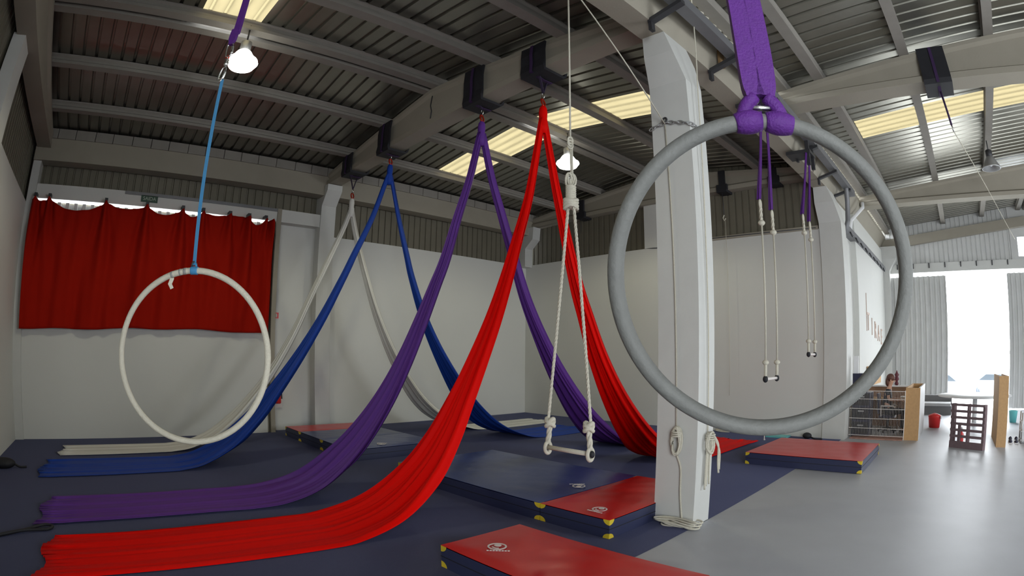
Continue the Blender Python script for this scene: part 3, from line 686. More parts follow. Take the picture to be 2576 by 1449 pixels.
pl_ = thing('pulley', (PUL.x, PUL.y, PUL.z), 'small steel pulley under the valley beam, above the trapeze', 'pulley')
MB().lathe([(0.02, -0.008), (0.016, 0), (0.02, 0.008)], PUL+Vector((0, 0, 0.0)), 12, axis=(0, 1, 0)).build('sheave', M_steel, pl_)
# second rope down the front of the column
h2 = thing('hoist_rope', (2.9, 1.42, 0.5), 'thin white rope running down the front corner of the column', 'rope', 'thin white hoist ropes')
MB().tube(spline([(2.955, 1.40, 3.60), (2.90, 1.402, 3.0), (2.862, 1.405, 2.6), (2.868, 1.425, 1.8), (2.885, 1.43, 1.1), (2.895, 1.43, 0.56)], 6), 0.0045, 6).build('rope_fall', M_rope, h2)
# chain round the column
ch = thing('chain', (2.88, 1.58, 2.4), 'steel chain wrapped around the column above the hoop', 'chain')
path = [(2.768, 1.725, 2.435), (2.768, 1.6, 2.455), (2.768, 1.428, 2.41), (2.88, 1.428, 2.40), (2.998, 1.428, 2.40)]
Q = spline(path, 40); acc = 0; pts = [Q[0]]
for i in range(1, len(Q)):
    acc += (Q[i]-Q[i-1]).length
    if acc >= 0.034: pts.append(Q[i]); acc = 0
for i in range(len(pts)-1):
    a, c = pts[i], pts[i+1]; m_ = (a+c)/2; d = (c-a).normalized(); o_ = d.cross(Vector((0, 0, 1))).normalized() if i % 2 else Vector((0, 0, 1))
    MB().tube([m_+d*0.024*math.cos(t)+o_*0.011*math.sin(t) for t in [k*math.pi/5 for k in range(10)]], 0.0042, 5, closed=True).build('chain_link', M_alu, ch)
MB().tube([(2.762, 1.606+0.014*math.cos(a), 2.475+0.016*math.sin(a)) for a in [i*math.pi/6 for i in range(12)]], 0.006, 6, closed=True).build('chain_ring', M_dark, ch)

# rope hanks
def hank(c, w, h, n, r, label, ax, tails=()):
    root = thing('rope_hank', (c[0], c[1], c[2]-h), label, 'rope', 'coiled ropes at the column')
    b = MB(); A_ = Vector(ax).normalized(); Nn = A_.cross(Vector((0, 0, 1)))
    for q in range(n):
        ww_ = w*(0.55+0.45*q/n); hh = h*(0.85+0.15*random.random())
        b.tube([Vector(c)+A_*ww_*math.cos(t)+Vector((0, 0, hh*math.sin(t)))+Nn*(0.008*math.sin(2*t+q)+0.008*(q-n/2)/n*2) for t in [k*math.pi/9 for k in range(18)]], r, 5, closed=True)
    b.build('coil', M_rope, root)
    b = MB()
    for q in range(3): b.tube([Vector(c)+A_*w*0.75*math.cos(t)+Nn*0.025*math.sin(t)+Vector((0, 0, h*0.35+0.012*q)) for t in [k*math.pi/6 for k in range(12)]], r, 5, closed=True)
    b.build('wrap', M_rope, root)
    for T_ in tails: MB().tube(spline(T_, 6), r*1.15, 6).build('tail', M_rope, root)
hank((2.755, 1.565, 0.515), 0.040, 0.085, 12, 0.0055, 'hank of cream rope on the left face of the column', (0, 1, 0),
     [[(2.768, 1.565, 0.43), (2.768, 1.535, 0.35), (2.768, 1.53, 0.2), (2.765, 1.51, 0.06), (2.75, 1.49, 0.02)]])
hank((2.90, 1.415, 0.50), 0.048, 0.065, 12, 0.0055, 'thick hank of rope with long tails on the front of the column', (1, 0, 0),
     [[(2.875, 1.42, 0.46), (2.87, 1.42, 0.35), (2.868, 1.42, 0.22)], [(2.885, 1.418, 0.46), (2.882, 1.418, 0.34), (2.882, 1.42, 0.24)], [(2.90, 1.41, 0.46), (2.892, 1.41, 0.36), (2.90, 1.41, 0.25)],
      [(2.93, 1.405, 0.54), (2.965, 1.39, 0.48), (2.96, 1.385, 0.38), (2.965, 1.38, 0.31)], [(2.935, 1.40, 0.52), (2.975, 1.385, 0.44), (2.97, 1.38, 0.33)]])
fb = thing('rope_bundle', (2.76, 1.47, 0), 'loose bundle of white rope on the floor at the foot of the column', 'rope', 'coiled ropes at the column')
b = MB()
for q in range(7):
    ph = q*0.9; b.tube([(2.735+0.02*math.sin(2*t+ph), 1.53+(0.10+0.008*q)*math.cos(t), 0.012+0.006*q+0.010*math.sin(t+ph)) for t in [k*math.pi/10 for k in range(20)]], 0.0055, 5, closed=True)
b.build('coil', M_rope, fb)
b = MB()
for q in range(3): b.tube([(2.755+0.035*math.cos(t+q)+0.02*q, 1.435+0.05*math.sin(t+q), 0.012+0.012*q) for t in [k*math.pi/8 for k in range(16)]], 0.0065, 5, closed=True)
b.build('loop', M_rope, fb)

# ================================================================== two far trapezes
def small_trapeze(xa, xb, y, zt_, zb, label, sling, zl):
    root = thing('trapeze', ((xa+xb)/2, y, zb), label, 'trapeze', 'trapezes')
    for xx, dz in ((xa, 0.0), (xb, -0.02)):
        x2 = xx
        z1 = zt_+dz
        MB().tube([(x2+0.016*math.cos(a), y, z1-0.03+0.03*math.sin(a)) for a in [k*math.pi/7 for k in range(14)]], 0.0085, 6, closed=True).build('eye_loop', M_rope, root)
        twist(MB(), Vector((x2, y, z1-0.055)), Vector((x2, y, z1-0.16)), 0.013).build('splice', M_rope, root)
        MB().ball((x2, y, z1-0.175), 0.028, 0.028, 0.022, 8).build('rope_knot', M_rope, root)
        MB().tube([(x2, y, z1-0.19), (x2, y, zb+0.13)], 0.0075, 6).build('rope', M_rope, root)
        MB().ball((x2, y, zb+0.12), 0.025, 0.025, 0.02, 8).build('rope_knot', M_rope, root)
        MB().tube([(x2, y, zb+0.12), (x2, y, zb)], 0.012, 6).build('wrapped_end', M_rope, root)
        MB().ball((x2, y, zb), 0.02, 0.02, 0.026, 8).build('end_cap', M_black, root)
    MB().tube([(xa, y, zb), (xb, y, zb)], 0.012, 8).build('bar', M_print, root)
    for i, (xx, zz) in enumerate(((xa, zt_), (xb, zt_-0.02))):
        s_ = thing('lifting_sling', (xx, y, zz), sling[i], 'sling', 'purple lifting slings')
        xt = zl[0]+(0.05 if i else -0.05)
        MB().ribbon(spline([(xx, y, zz+0.01), (lerp(xx, xt, .3), y, lerp(zz, zl[1], .3)), (xt, y-0.005, zl[1])], 6), (rgt.x, rgt.y, 0), 0.02, 0.012).ribbon(
            spline([(xx, y+0.02, zz+0.01), (lerp(xx, xt+0.09, .4), y+0.02, lerp(zz, zl[1], .4)), (xt+0.09, y+0.015, zl[1])], 6), (rgt.x, rgt.y, 0), 0.016, 0.01).build('sling_body', M_purpweb, s_)
        MB().tube([(xx+0.008*math.cos(a), y, zz-0.0+0.014*math.sin(a)) for a in [k*math.pi/5 for k in range(10)]], 0.004, 6, closed=True).build('ring', M_steel, s_)
small_trapeze(3.78, 4.04, 1.40, 2.165, 0.845, 'small rope trapeze hanging lower, inside the grey hoop', ('purple sling on the left rope of the lower small trapeze', 'purple sling on the right rope of the lower small trapeze'), (4.10, 3.16))
small_trapeze(4.96, 5.19, 1.40, 2.33, 1.03, 'small rope trapeze hanging higher, beside the lettered corner', ('purple sling on the left rope of the higher small trapeze', 'purple sling on the right rope of the higher small trapeze'), (5.40, 3.14))
# padded hanger bars on the brackets above them
for bx, l in ((4.12, 'black hanger bar under the valley beam above the lower small trapeze'), (5.42, 'black hanger bar under the valley beam above the higher small trapeze')):
    MB().box(bx-0.10, bx-0.07, 1.36, 1.40, 2.95, 3.24).box(bx+0.07, bx+0.10, 1.36, 1.40, 2.95, 3.24).box(bx-0.11, bx+0.11, 1.35, 1.62, 3.085, 3.12).build('hanger_bar', M_dark, label=l, cat='bar', group='hanger bars')

# rope below the right pad
wr_ = thing('wire_rope', (4.79, -0.16, 2.6), 'thin slack rope strung from the black pad toward the end wall', 'rope')
MB().tube([(4.79, -0.16, 3.28), (4.80, -0.19, 2.96)], 0.010, 6).build('sling_leg', mat('dark_purple_strap', (0.035, 0.012, 0.06), 0.8), wr_)
MB().tube([(4.80, -0.19, 2.96), (4.815, -0.20, 2.90)], 0.007, 6).build('link', M_steel, wr_)
MB().tube(spline([(4.815, -0.20, 2.90), (6.5, -0.53, 2.93), (9.0, -1.0, 3.05), (11.5, -1.46, 3.24)], 8), 0.0045, 5).build('line', M_rope, wr_)

# ================================================================== pendant lamps
def lamp(c, label, lit, zc):
    root = thing('pendant_lamp', (c[0], c[1], c[2]-0.12), label, 'lamp', 'pendant lamps')
    x, y, z = c
    MB().tube([(x, y, z+0.10), (x, y, zc)], 0.008, 6).build('lamp_rod', M_dark, root)
    MB().lathe([(0.035, 0.12), (0.05, 0.11), (0.05, 0.03), (0.04, 0.02)], c, 14).build('lamp_housing', M_dark if not lit else M_alu, root)
    if lit:
        MB().lathe([(0.035, 0.03), (0.065, 0.01), (0.085, -0.02), (0.10, -0.045), (0.135, -0.07), (0.142, -0.09), (0.135, -0.10)], c, 24).build('lamp_shade', M_lampon, root)
        MB().lathe([(0.134, -0.10), (0.11, -0.135), (0.06, -0.155), (0.01, -0.16)], c, 24).build('lamp_diffuser', M_lampon, root)
        l = bpy.data.lights.new('lamp_light', 'SPOT'); l.energy = LAMP_W; l.color = (1.0, 0.98, 0.74); l.shadow_soft_size = 0.22; l.spot_size = math.radians(165); l.spot_blend = 0.35
        o = bpy.data.objects.new('lamp_light', l); col.objects.link(o); o.parent = root; o.location = (0, 0, -0.32)
    else:
        MB().lathe([(0.04, 0.03), (0.055, 0.02), (0.09, -0.04), (0.135, -0.12), (0.142, -0.135), (0.136, -0.135), (0.085, -0.045), (0.045, 0.015)], c, 24).build('lamp_shade', M_alu, root)
        MB().ball((x, y, z-0.05), 0.04, 0.04, 0.055, 8).build('lamp_bulb', M_white, root)
lamp((0.787, 4.165, 3.45), 'lit pendant lamp glowing beside the purple sling of the white hoop', True, 3.74)
lamp((4.734, 4.144, 3.42), 'lit pendant lamp glowing just above the rope trapeze', True, 3.74)
lamp((7.36, -0.75, 3.49), 'unlit grey bell lamp under the right hall roof', False, 3.76)

# ================================================================== crash mats
def mat_(x0, x1, y0, y1, topm, label, grp='gym crash mats', h=0.12, logos=(), seam=False, patch=True):
    root = thing('crash_mat', ((x0+x1)/2, (y0+y1)/2, 0), label, 'mat', grp)
    e = 0.006
    b = MB(); b.loft([[(x0, y0, 0.004), (x1, y0, 0.004), (x1, y1, 0.004), (x0, y1, 0.004)], [(x0, y0, h-e), (x1, y0, h-e), (x1, y1, h-e), (x0, y1, h-e)]]); b.build('side_cover', M_navymat, root)
    # softly puffed top
    n = 24; rows = []
    for i in range(n+1):
        row = []
        for j in range(n+1):
            u, v = i/n, j/n; px, py = lerp(x0, x1, u), lerp(y0, y1, v)
            ed = min(u, 1-u, v, 1-v); puff = 0.006*min(1, ed*8)
            wr = 0.0022*math.sin(px*23+math.sin(py*9)*2)*math.sin(py*17+px*5)*min(1, ed*10)
            row.append((px, py, h-e+puff+wr+0.002))
        rows.append(row)
    b = MB(); b.loft(rows, cap=False, closed=False, smooth=True)
    b.loft([[(x0, y0, h-e-0.004), (x1, y0, h-e-0.004), (x1, y1, h-e-0.004), (x0, y1, h-e-0.004)], [(x0, y0, h-e+0.002), (x1, y0, h-e+0.002), (x1, y1, h-e+0.002), (x0, y1, h-e+0.002)]], cap=False)
    b.build('top_cover', topm, root)
    MB().box(x0-0.002, x1+0.002, y0-0.002, y1+0.002, h*0.5-0.002, h*0.5+0.002).build('zip_seam', M_black, root)
    if patch:
        for (cx_, sx) in ((x0, 1), (x1, -1)):
            for (cy, sy) in ((y0, 1), (y1, -1)):
                for zc, sz in ((h-e, -1), (0.005, 1)):
                    R_ = 0.042; b = MB(); k = 6
                    for ax in (0, 1):
                        pts = [(0, 0)]+[(R_*math.cos(t), R_*0.72*math.sin(t)) for t in [i*math.pi/2/k for i in range(k+1)]]
                        ring0 = []; ring1 = []
                        for (u, v) in pts:
                            if ax == 0: ring0.append((cx_+sx*u, cy-sy*0.0015, zc+sz*v)); ring1.append((cx_+sx*u, cy+sy*0.002, zc+sz*v))
                            else: ring0.append((cx_-sx*0.0015, cy+sy*u, zc+sz*v)); ring1.append((cx_+sx*0.002, cy+sy*u, zc+sz*v))
                        b.loft([ring0, ring1])
                    b.build('corner_patch', M_yellow, root)
    for (lx, ly, rot, sc) in logos:
        b = MB(); z = h+0.006; ca, sa = math.cos(rot), math.sin(rot)
        def P2(u, v, dz=0): return (lx+(u*ca-v*sa)*sc, ly+(u*sa+v*ca)*sc, z+dz)
        k = 28
        r0 = [P2(math.cos(t)*1.0, math.sin(t)*1.0) for t in [i*2*math.pi/k for i in range(k)]]; r1 = [P2(math.cos(t)*0.82, math.sin(t)*0.82) for t in [i*2*math.pi/k for i in range(k)]]
        b.loft([r0, [(p[0], p[1], p[2]+0.002) for p in r0], [(p[0], p[1], p[2]+0.002) for p in r1], r1], cap=False)
        b.loft([[P2(0.38*math.cos(t)-0.05, 0.34*math.sin(t)-0.34) for t in [i*2*math.pi/14 for i in range(14)]], [P2(0.38*math.cos(t)-0.05, 0.34*math.sin(t)-0.34, 0.002) for t in [i*2*math.pi/14 for i in range(14)]]])
        arc = [0.2+i*0.2 for i in range(10)]
        b.loft([[P2(0.55*math.cos(t), 0.6*math.sin(t)) for t in arc]+[P2(0.40*math.cos(t), 0.45*math.sin(t)) for t in reversed(arc)], [P2(0.55*math.cos(t), 0.6*math.sin(t), 0.002) for t in arc]+[P2(0.40*math.cos(t), 0.45*math.sin(t), 0.002) for t in reversed(arc)]])
        for i in range(8):
            u = -1.35+i*0.30; b.hexa([P2(u, 1.16), P2(u+0.22, 1.16), P2(u+0.22, 1.38), P2(u, 1.38)], [P2(u, 1.16, .002), P2(u+0.22, 1.16, .002), P2(u+0.22, 1.38, .002), P2(u, 1.38, .002)])
        b.build('printed_logo', M_print, root)
    return root
mat_(1.415, 1.925, 0.90, 2.005, M_redmat, 'red topped crash mat lying alone closest to the camera', logos=[(1.585, 1.80, 2.35, 0.045)])
mat_(2.31, 3.35, 1.705, 2.225, M_redmat, 'red topped crash mat beside the column, joined to the big blue one', logos=[(2.42, 1.86, 1.57, 0.045)])
mat_(2.31, 3.35, 2.235, 3.86, M_bluemat, 'big blue topped crash mat in the middle, under the rope trapeze', logos=[(2.78, 2.32, -0.8, 0.045)])
mat_(2.22, 3.26, 5.955, 6.46, M_redmat, 'red topped crash mat farthest back, by the back wall')
mat_(2.22, 3.26, 5.30, 5.945, M_bluemat, 'blue topped crash mat next to the farthest red one')
mat_(2.22, 3.26, 4.59, 5.29, M_bluemat, 'front blue topped mat of the far group, behind the purple silk', logos=[(2.62, 4.70, -0.8, 0.045)])
mr = mat_(4.79, 5.86, 0.81, 1.95, M_redmat, 'folded red topped crash mat at the edge of the grey floor near the fence')

# ================================================================== small things on the carpet
bg_ = thing('black_bag', (-1.06, 5.12, 0), 'black bag lying on the carpet at the left wall', 'bag')
MB().ball((-1.10, 5.13, 0.045), 0.13, 0.07, 0.05, 10).build('bag_body', M_black, bg_)
MB().tube(spline([(-1.0, 5.13, 0.05), (-0.93, 5.12, 0.015), (-0.86, 5.13, 0.012)], 6), 0.010, 6).build('bag_strap', M_black, bg_)
MB().tube(spline([(-0.98, 3.10, 0.012), (-0.80, 3.18, 0.012), (-0.62, 3.28, 0.015), (-0.50, 3.35, 0.02), (-0.44, 3.33, 0.016), (-0.47, 3.28, 0.014), (-0.56, 3.27, 0.016), (-0.66, 3.24, 0.02), (-0.9, 3.13, 0.012)], 8), 0.009, 6).build(
    'black_strap', M_black, label='black looped strap on the carpet in front of the purple silk', cat='strap')
b = MB()
for q in range(5): b.tube([(6.70+0.03*math.cos(t+q), 3.07+(0.09+0.01*q)*math.sin(t), 0.012+0.006*q) for t in [k*math.pi/9 for k in range(18)]], 0.006, 5, closed=True)
b.build('rope_coil', M_rope, label='small coil of rope on the floor against the right wall', cat='rope')
MB().lathe([(0.012, 0), (0.014, 0.012), (0.007, 0.02), (0.007, 0.09), (0.003, 0.10)], (6.29, 2.32, 0.003), 8).build('white_peg', M_print, label='short white peg standing on the carpet beyond the red silk', cat='peg')
MB().box(6.55, 6.75, 2.12, 2.40, 0.003, 0.02).build('teal_mat', M_cyan, label='small teal mat by the right wall behind the folded red mat', cat='mat')
bb = thing('black_pouch', (6.66, 1.85, 0), 'small black pouch on the floor by the end of the right wall', 'bag')
MB().ball((6.66, 1.87, 0.04), 0.06, 0.06, 0.04, 8).build('pouch_body', M_black, bb)
MB().tube(spline([(6.66, 1.83, 0.03), (6.62, 1.75, 0.012), (6.64, 1.66, 0.012)], 5), 0.01, 6).build('pouch_strap', M_black, bb)

# ================================================================== drain pipes and rail by the lettered wall
MB().tube([(7.18, 1.36, 3.30), (7.18, 1.36, 3.20), (7.26, 1.38, 3.05), (7.26, 1.40, 2.8), (7.2, 1.44, 2.62)], 0.035, 10).build('drain_pipe', M_gsteel, label='dark grey drain pipe bending down beside the end pillar', cat='pipe', group='drain pipes')
MB().tube([(8.45, 1.36, 3.36), (8.45, 1.36, 3.28), (8.15, 1.52, 3.02), (8.15, 1.55, 2.86)], 0.03, 10).build('drain_pipe', M_white, label='white drain pipe bending down above the lettered wall', cat='pipe', group='drain pipes')
cr = thing('coat_rail', (9.5, 1.42, 2.6), 'dark rail with hooks high on the lettered wall', 'rail')
MB().box(7.4, 8.25, 1.44, 1.58, 2.72, 2.79).box(8.25, 11.3, 1.44, 1.50, 2.72, 2.79).build('rail_bar', M_gsteel, cr)
for i in range(9): MB().tube([(7.6+i*0.42, 1.45, 2.73), (7.6+i*0.42, 1.42, 2.66), (7.66+i*0.42, 1.41, 2.66)], 0.012, 5).build('hook', M_dark, cr)

# ================================================================== reception corner
fn = thing('wire_fence', (6.98, 1.03, 0), 'low white wire mesh fence in front of the reception desk', 'fence')
b = MB()
for i in range(37): y = 0.655+i*0.02; b.box(6.979, 6.982, y-0.0009, y+0.0009, 0.03, 0.60)
b.build('upright_wires', M_print, fn, kind='stuff')
for z in (0.04, 0.13, 0.25, 0.37, 0.49, 0.59): MB().box(6.976, 6.986, 0.65, 1.39, z-0.0028, z+0.0028).build('cross_wire', M_print, fn)
MB().box(6.97, 6.99, 0.645, 0.655, 0, 0.6).build('fence_post', M_print, fn)
MB().box(6.9, 7.25, 0.66, 1.36, 0.002, 0.01).build('patterned_rug', mat('red_white_rug', (0.45, 0.25, 0.20), 0.9, var=0.6, scale=14), label='faded red and white rug along the foot of the wire fence', cat='rug')
rc = thing('reception_counter', (7.5, 0.54, 0), 'narrow hollow counter of wooden boards beside the wire fence', 'counter', 'wooden counters')
MB().box(6.99, 7.02, 0.455, 0.645, 0, 0.635).build('end_board', M_osb, rc)
MB().box(7.02, 8.1, 0.455, 0.475, 0, 0.64).build('side_board', M_white, rc)
MB().box(7.02, 8.1, 0.625, 0.645, 0, 0.64).build('side_board', M_osb, rc)
MB().box(8.08, 8.1, 0.475, 0.625, 0, 0.64).build('end_board', M_osb, rc)
MB().box(7.02, 8.08, 0.475, 0.625, 0.55, 0.57).build('tray', M_white, rc)
dk = thing('reception_desk', (8.35, 1.05, 0), 'brown reception desk with a pale top behind the seated person', 'desk')
MB().box(8.40, 8.43, 0.65, 1.45, 0, 0.575).build('back_panel', M_brown, dk)
MB().box(8.38, 8.48, 0.65, 1.45, 0.575, 0.595).build('top_ledge', M_white, dk)
MB().box(8.05, 8.40, 1.0, 1.45, 0.40, 0.425).build('desk_top', M_osb, dk)
for y in (1.02, 1.42): MB().box(8.06, 8.10, y-0.02, y+0.02, 0, 0.40).build('leg', M_brown, dk)
sd = thing('side_table', (8.1, 0.76, 0), 'small wooden table beside the seated person', 'table')
MB().box(7.90, 8.3, 0.66, 0.90, 0.40, 0.42).build('table_top', M_osb, sd)
for y in (0.68, 0.84):
    for x in (7.93, 8.27): MB().box(x-0.012, x+0.012, y-0.012, y+0.012, 0, 0.40).build('leg', M_brown, sd)
MB().box(7.97, 8.17, 0.70, 0.82, 0.42, 0.46).build('paper_stack', M_white, label='white paper stack on the small wooden table', cat='paper')
cb = thing('dark_cabinet', (7.25, 1.28, 0), 'dark cabinet behind the wire fence under the loudspeaker', 'cabinet')
MB().box(7.12, 7.42, 1.14, 1.38, 0, 0.56).build('cabinet_body', M_navyp, cb)
for z in (0.04, 0.22, 0.40): MB().box(7.095, 7.105, 1.22, 1.30, z+0.10, z+0.115).build('handle', M_alu, MB().box(7.105, 7.12, 1.15, 1.37, z, z+0.15).build('drawer', M_black, cb))
spk = thing('loudspeaker', (7.2, 1.29, 0.56), 'dark blue loudspeaker on the cabinet by the end pillar', 'speaker')
MB().hexa([(7.10, 1.20, 0.57), (7.30, 1.20, 0.57), (7.30, 1.38, 0.57), (7.10, 1.38, 0.57)], [(7.08, 1.17, 0.80), (7.30, 1.17, 0.80), (7.30, 1.38, 0.80), (7.08, 1.38, 0.80)]).build('speaker_box', M_navyp, spk)
MB().lathe([(0.06, 0), (0.055, -0.005), (0.03, 0.008), (0.0, 0.008)], (7.082, 1.28, 0.68), 14, axis=(-1, 0, 0.08)).build('speaker_cone', M_black, spk)
MB().box(7.12, 7.14, 1.31, 1.375, 0.80, 1.02).build('white_board', M_white, label='narrow white board standing on the loudspeaker', cat='board')
po = thing('poster_board', (9.4, 1.3, 0.5), 'pinned poster board on the wall behind the reception', 'board')
MB().box(8.9, 10.4, 1.46, 1.49, 0.55, 0.86).build('board', M_osb, po)
for i, (xx, z, c) in enumerate(((9.0, 0.6, M_white), (9.35, 0.72, M_yellow), (9.6, 0.6, M_print), (9.95, 0.70, M_brown))): MB().box(xx, xx+0.25, 1.45, 1.46, z, z+0.14).build('paper', c, po)
fg = thing('dark_red_figurine', (8.43, 0.93, 0.595), 'dark red twisted ornament standing on the desk ledge', 'ornament')
MB().lathe([(0.02, 0), (0.035, 0.02), (0.02, 0.06), (0.04, 0.09), (0.025, 0.13), (0.04, 0.155), (0.015, 0.19), (0.004, 0.22)], (8.43, 0.93, 0.595), 10).build('ornament_body', mat('maroon', (0.12, 0.02, 0.03), 0.5), fg)

# seated person
def skin_mesh(name, verts, edges, radii, m, parent, sub=2):
    me = bpy.data.meshes.new(name); me.from_pydata(verts, edges, []); me.materials.append(m)
    o = bpy.data.objects.new(name, me); col.objects.link(o); o.parent = parent
    md = o.modifiers.new('skin', 'SKIN'); md.use_smooth_shade = True
    for v, r_ in zip(me.skin_vertices[0].data, radii): v.radius = (r_, r_)
    me.skin_vertices[0].data[0].use_root = True
    s_ = o.modifiers.new('sub', 'SUBSURF'); s_.levels = sub; s_.render_levels = sub
    return o
pe = thing('person', (7.70, 0.97, 0), 'person with brown hair and dark clothes seated behind the wire fence', 'person')
V_ = [(0, 0, .50), (0, .02, .72), (0, .0, .96), (0, -.03, 1.09), (0, -.05, 1.17), (0, -.075, 1.25), (0, -.085, 1.33)]
R_ = [.13, .12, .14, .055, .065, .085, .07]
E_ = [(0, 1), (1, 2), (2, 3), (3, 4), (4, 5), (5, 6)]
def chain(start, pts, rs):
    p = start
    for q, r_ in zip(pts, rs): V_.append(q); R_.append(r_); E_.append((p, len(V_)-1)); p = len(V_)-1
    return p
for s_ in (-1, 1):
    chain(0, [(.10*s_, -.05, .50), (.10*s_, -.42, .52), (.10*s_, -.42, .28), (.10*s_, -.40, .09), (.10*s_, -.53, .04)], [.085, .065, .055, .04, .035])
    w_ = chain(2, [(.15*s_, .0, 1.0), (.21*s_, -.05, .80), (.15*s_, -.27, .79)], [.055, .042, .028])
    pm = chain(w_, [(.14*s_, -.33, .785)], [.026])
    for k, (dx, ln) in enumerate(((-.024, .07), (-.008, .082), (.008, .078), (.024, .06))):
        chain(pm, [(.14*s_+dx, -.36, .785), (.14*s_+dx, -.36-ln*.5, .775), (.14*s_+dx, -.36-ln, .755)], [.009, .008, .007])
    chain(pm, [(.14*s_-.03*s_, -.33, .775), (.14*s_-.045*s_, -.365, .765)], [.009, .008])
skin_mesh('body', V_, E_, R_, M_skin, pe)
skin_mesh('shirt', [(0, 0, .52), (0, .02, .72), (0, 0, .96), (0, -.02, 1.04), (.15, 0, 1.0), (.19, -.03, .88), (-.15, 0, 1.0), (-.19, -.03, .88)], [(0, 1), (1, 2), (2, 3), (2, 4), (4, 5), (2, 6), (6, 7)], [.145, .135, .152, .07, .068, .06, .068, .06], M_cloth, pe)
skin_mesh('trousers', [(0, 0, .50), (.10, -.05, .50), (.10, -.42, .52), (.10, -.42, .28), (.10, -.40, .10), (-.10, -.05, .50), (-.10, -.42, .52), (-.10, -.42, .28), (-.10, -.40, .10)],
          [(0, 1), (1, 2), (2, 3), (3, 4), (0, 5), (5, 6), (6, 7), (7, 8)], [.14, .095, .075, .065, .055, .095, .075, .065, .055], M_cloth, pe)
P0 = Vector((7.70, 0.97, 0))
def pm_(x, y, z): return (P0.x+x/S, P0.y+y/S, z/S)
MB().ball(pm_(0, -.055, 1.31), .105/S, .115/S, .105/S, 10).ball(pm_(0, .02, 1.22), .085/S, .06/S, .12/S, 8).build('hair', M_hair, pe)
for s_ in (-1, 1):
    MB().ball(pm_(.10*s_, -.46, .045), .045/S, .12/S, .045/S, 8).build('shoe', M_black, pe)
    MB().ball(pm_(.032*s_, -.155, 1.265), .011/S, .008/S, .008/S, 6).build('eye', M_black, pe)
    MB().ball(pm_(.088*s_, -.07, 1.25), .012/S, .02/S, .03/S, 6).build('ear', M_skin, pe)
MB().ball(pm_(0, -.168, 1.235), .012/S, .018/S, .018/S, 6).build('nose', M_skin, pe)
MB().ball(pm_(0, -.155, 1.195), .024/S, .006/S, .006/S, 6).build('mouth', M_redpl, pe)
cs = thing('office_chair', (7.70, 0.98, 0), 'dark office chair under the seated person', 'chair')
MB().box(7.58, 7.82, 0.85, 1.08, 0.20, 0.235).build('seat', M_navyp, cs)
MB().hexa([(7.60, 1.075, 0.25), (7.80, 1.075, 0.25), (7.80, 1.10, 0.25), (7.60, 1.10, 0.25)], [(7.60, 1.095, 0.52), (7.80, 1.095, 0.52), (7.80, 1.12, 0.52), (7.60, 1.12, 0.52)]).build('backrest', M_navyp, cs)
for x in (7.57, 7.83): MB().tube([(x, 1.05, 0.22), (x, 1.05, 0.36), (x, 0.88, 0.36), (x, 0.84, 0.34)], 0.012, 6).build('armrest', M_print, cs)
MB().tube([(7.70, 0.96, 0.20), (7.70, 0.96, 0.06)], 0.02, 8).build('column', M_black, cs)
for k in range(5):
    a = k*2*math.pi/5+0.3; lg = MB().tube([(7.70, 0.96, 0.06), (7.70+0.13*math.cos(a), 0.96+0.13*math.sin(a), 0.03)], 0.012, 6).build('leg', M_black, cs); MB().ball((7.70+0.13*math.cos(a), 0.96+0.13*math.sin(a), 0.016), 0.016).build('caster', M_black, lg)

# bin, bench, tables near the door
rb = thing('red_bin', (8.40, 0.30, 0), 'tall red plastic bin beside the wooden counter', 'bin', 'plastic bins')
MB().lathe([(0.085, 0), (0.100, 0.15), (0.106, 0.16), (0.10, 0.16), (0.08, 0.01)], (8.40, 0.30, 0.002), 16).build('bin_body', M_redpl, rb)
MB().lathe([(0.106, 0.16), (0.09, 0.18), (0.03, 0.20), (0.005, 0.205)], (8.40, 0.30, 0.002), 16).build('lid', M_redpl, rb)
MB().box(8.33, 8.47, 0.19, 0.205, 0.13, 0.17).build('flap', M_white, rb)
bn = thing('bench', (10.6, 0.45, 0), 'dark grey bench with a low back near the corrugated door', 'bench')
MB().box(10.3, 10.8, 0.05, 0.95, 0.0, 0.15).build('bench_body', mat('charcoal_cloth', (0.16, 0.16, 0.16), 0.8), bn)
MB().box(10.75, 10.95, 0.05, 0.95, 0.0, 0.31).build('bench_back', mat('charcoal_cloth', (0.16, 0.16, 0.16), 0.8), bn)
MB().box(10.28, 10.75, 0.07, 0.93, 0.15, 0.20).build('cushion', mat('grey_cushion', (0.45, 0.45, 0.45), 0.8), bn)
rt = thing('round_table', (8.9, -0.35, 0), 'white round table behind the pallet shelf in the door light', 'table')
MB().lathe([(0.62, 0), (0.63, 0.012), (0.62, 0.025)], (8.9, -0.35, 0.42), 32).build('table_top', M_white, rt)
MB().tube([(8.9, -0.35, 0.42), (8.9, -0.35, 0.03)], 0.04, 10).build('pedestal', M_white, rt)
MB().lathe([(0.22, 0), (0.21, 0.02), (0.05, 0.035)], (8.9, -0.35, 0.0), 20).build('base', M_white, rt)

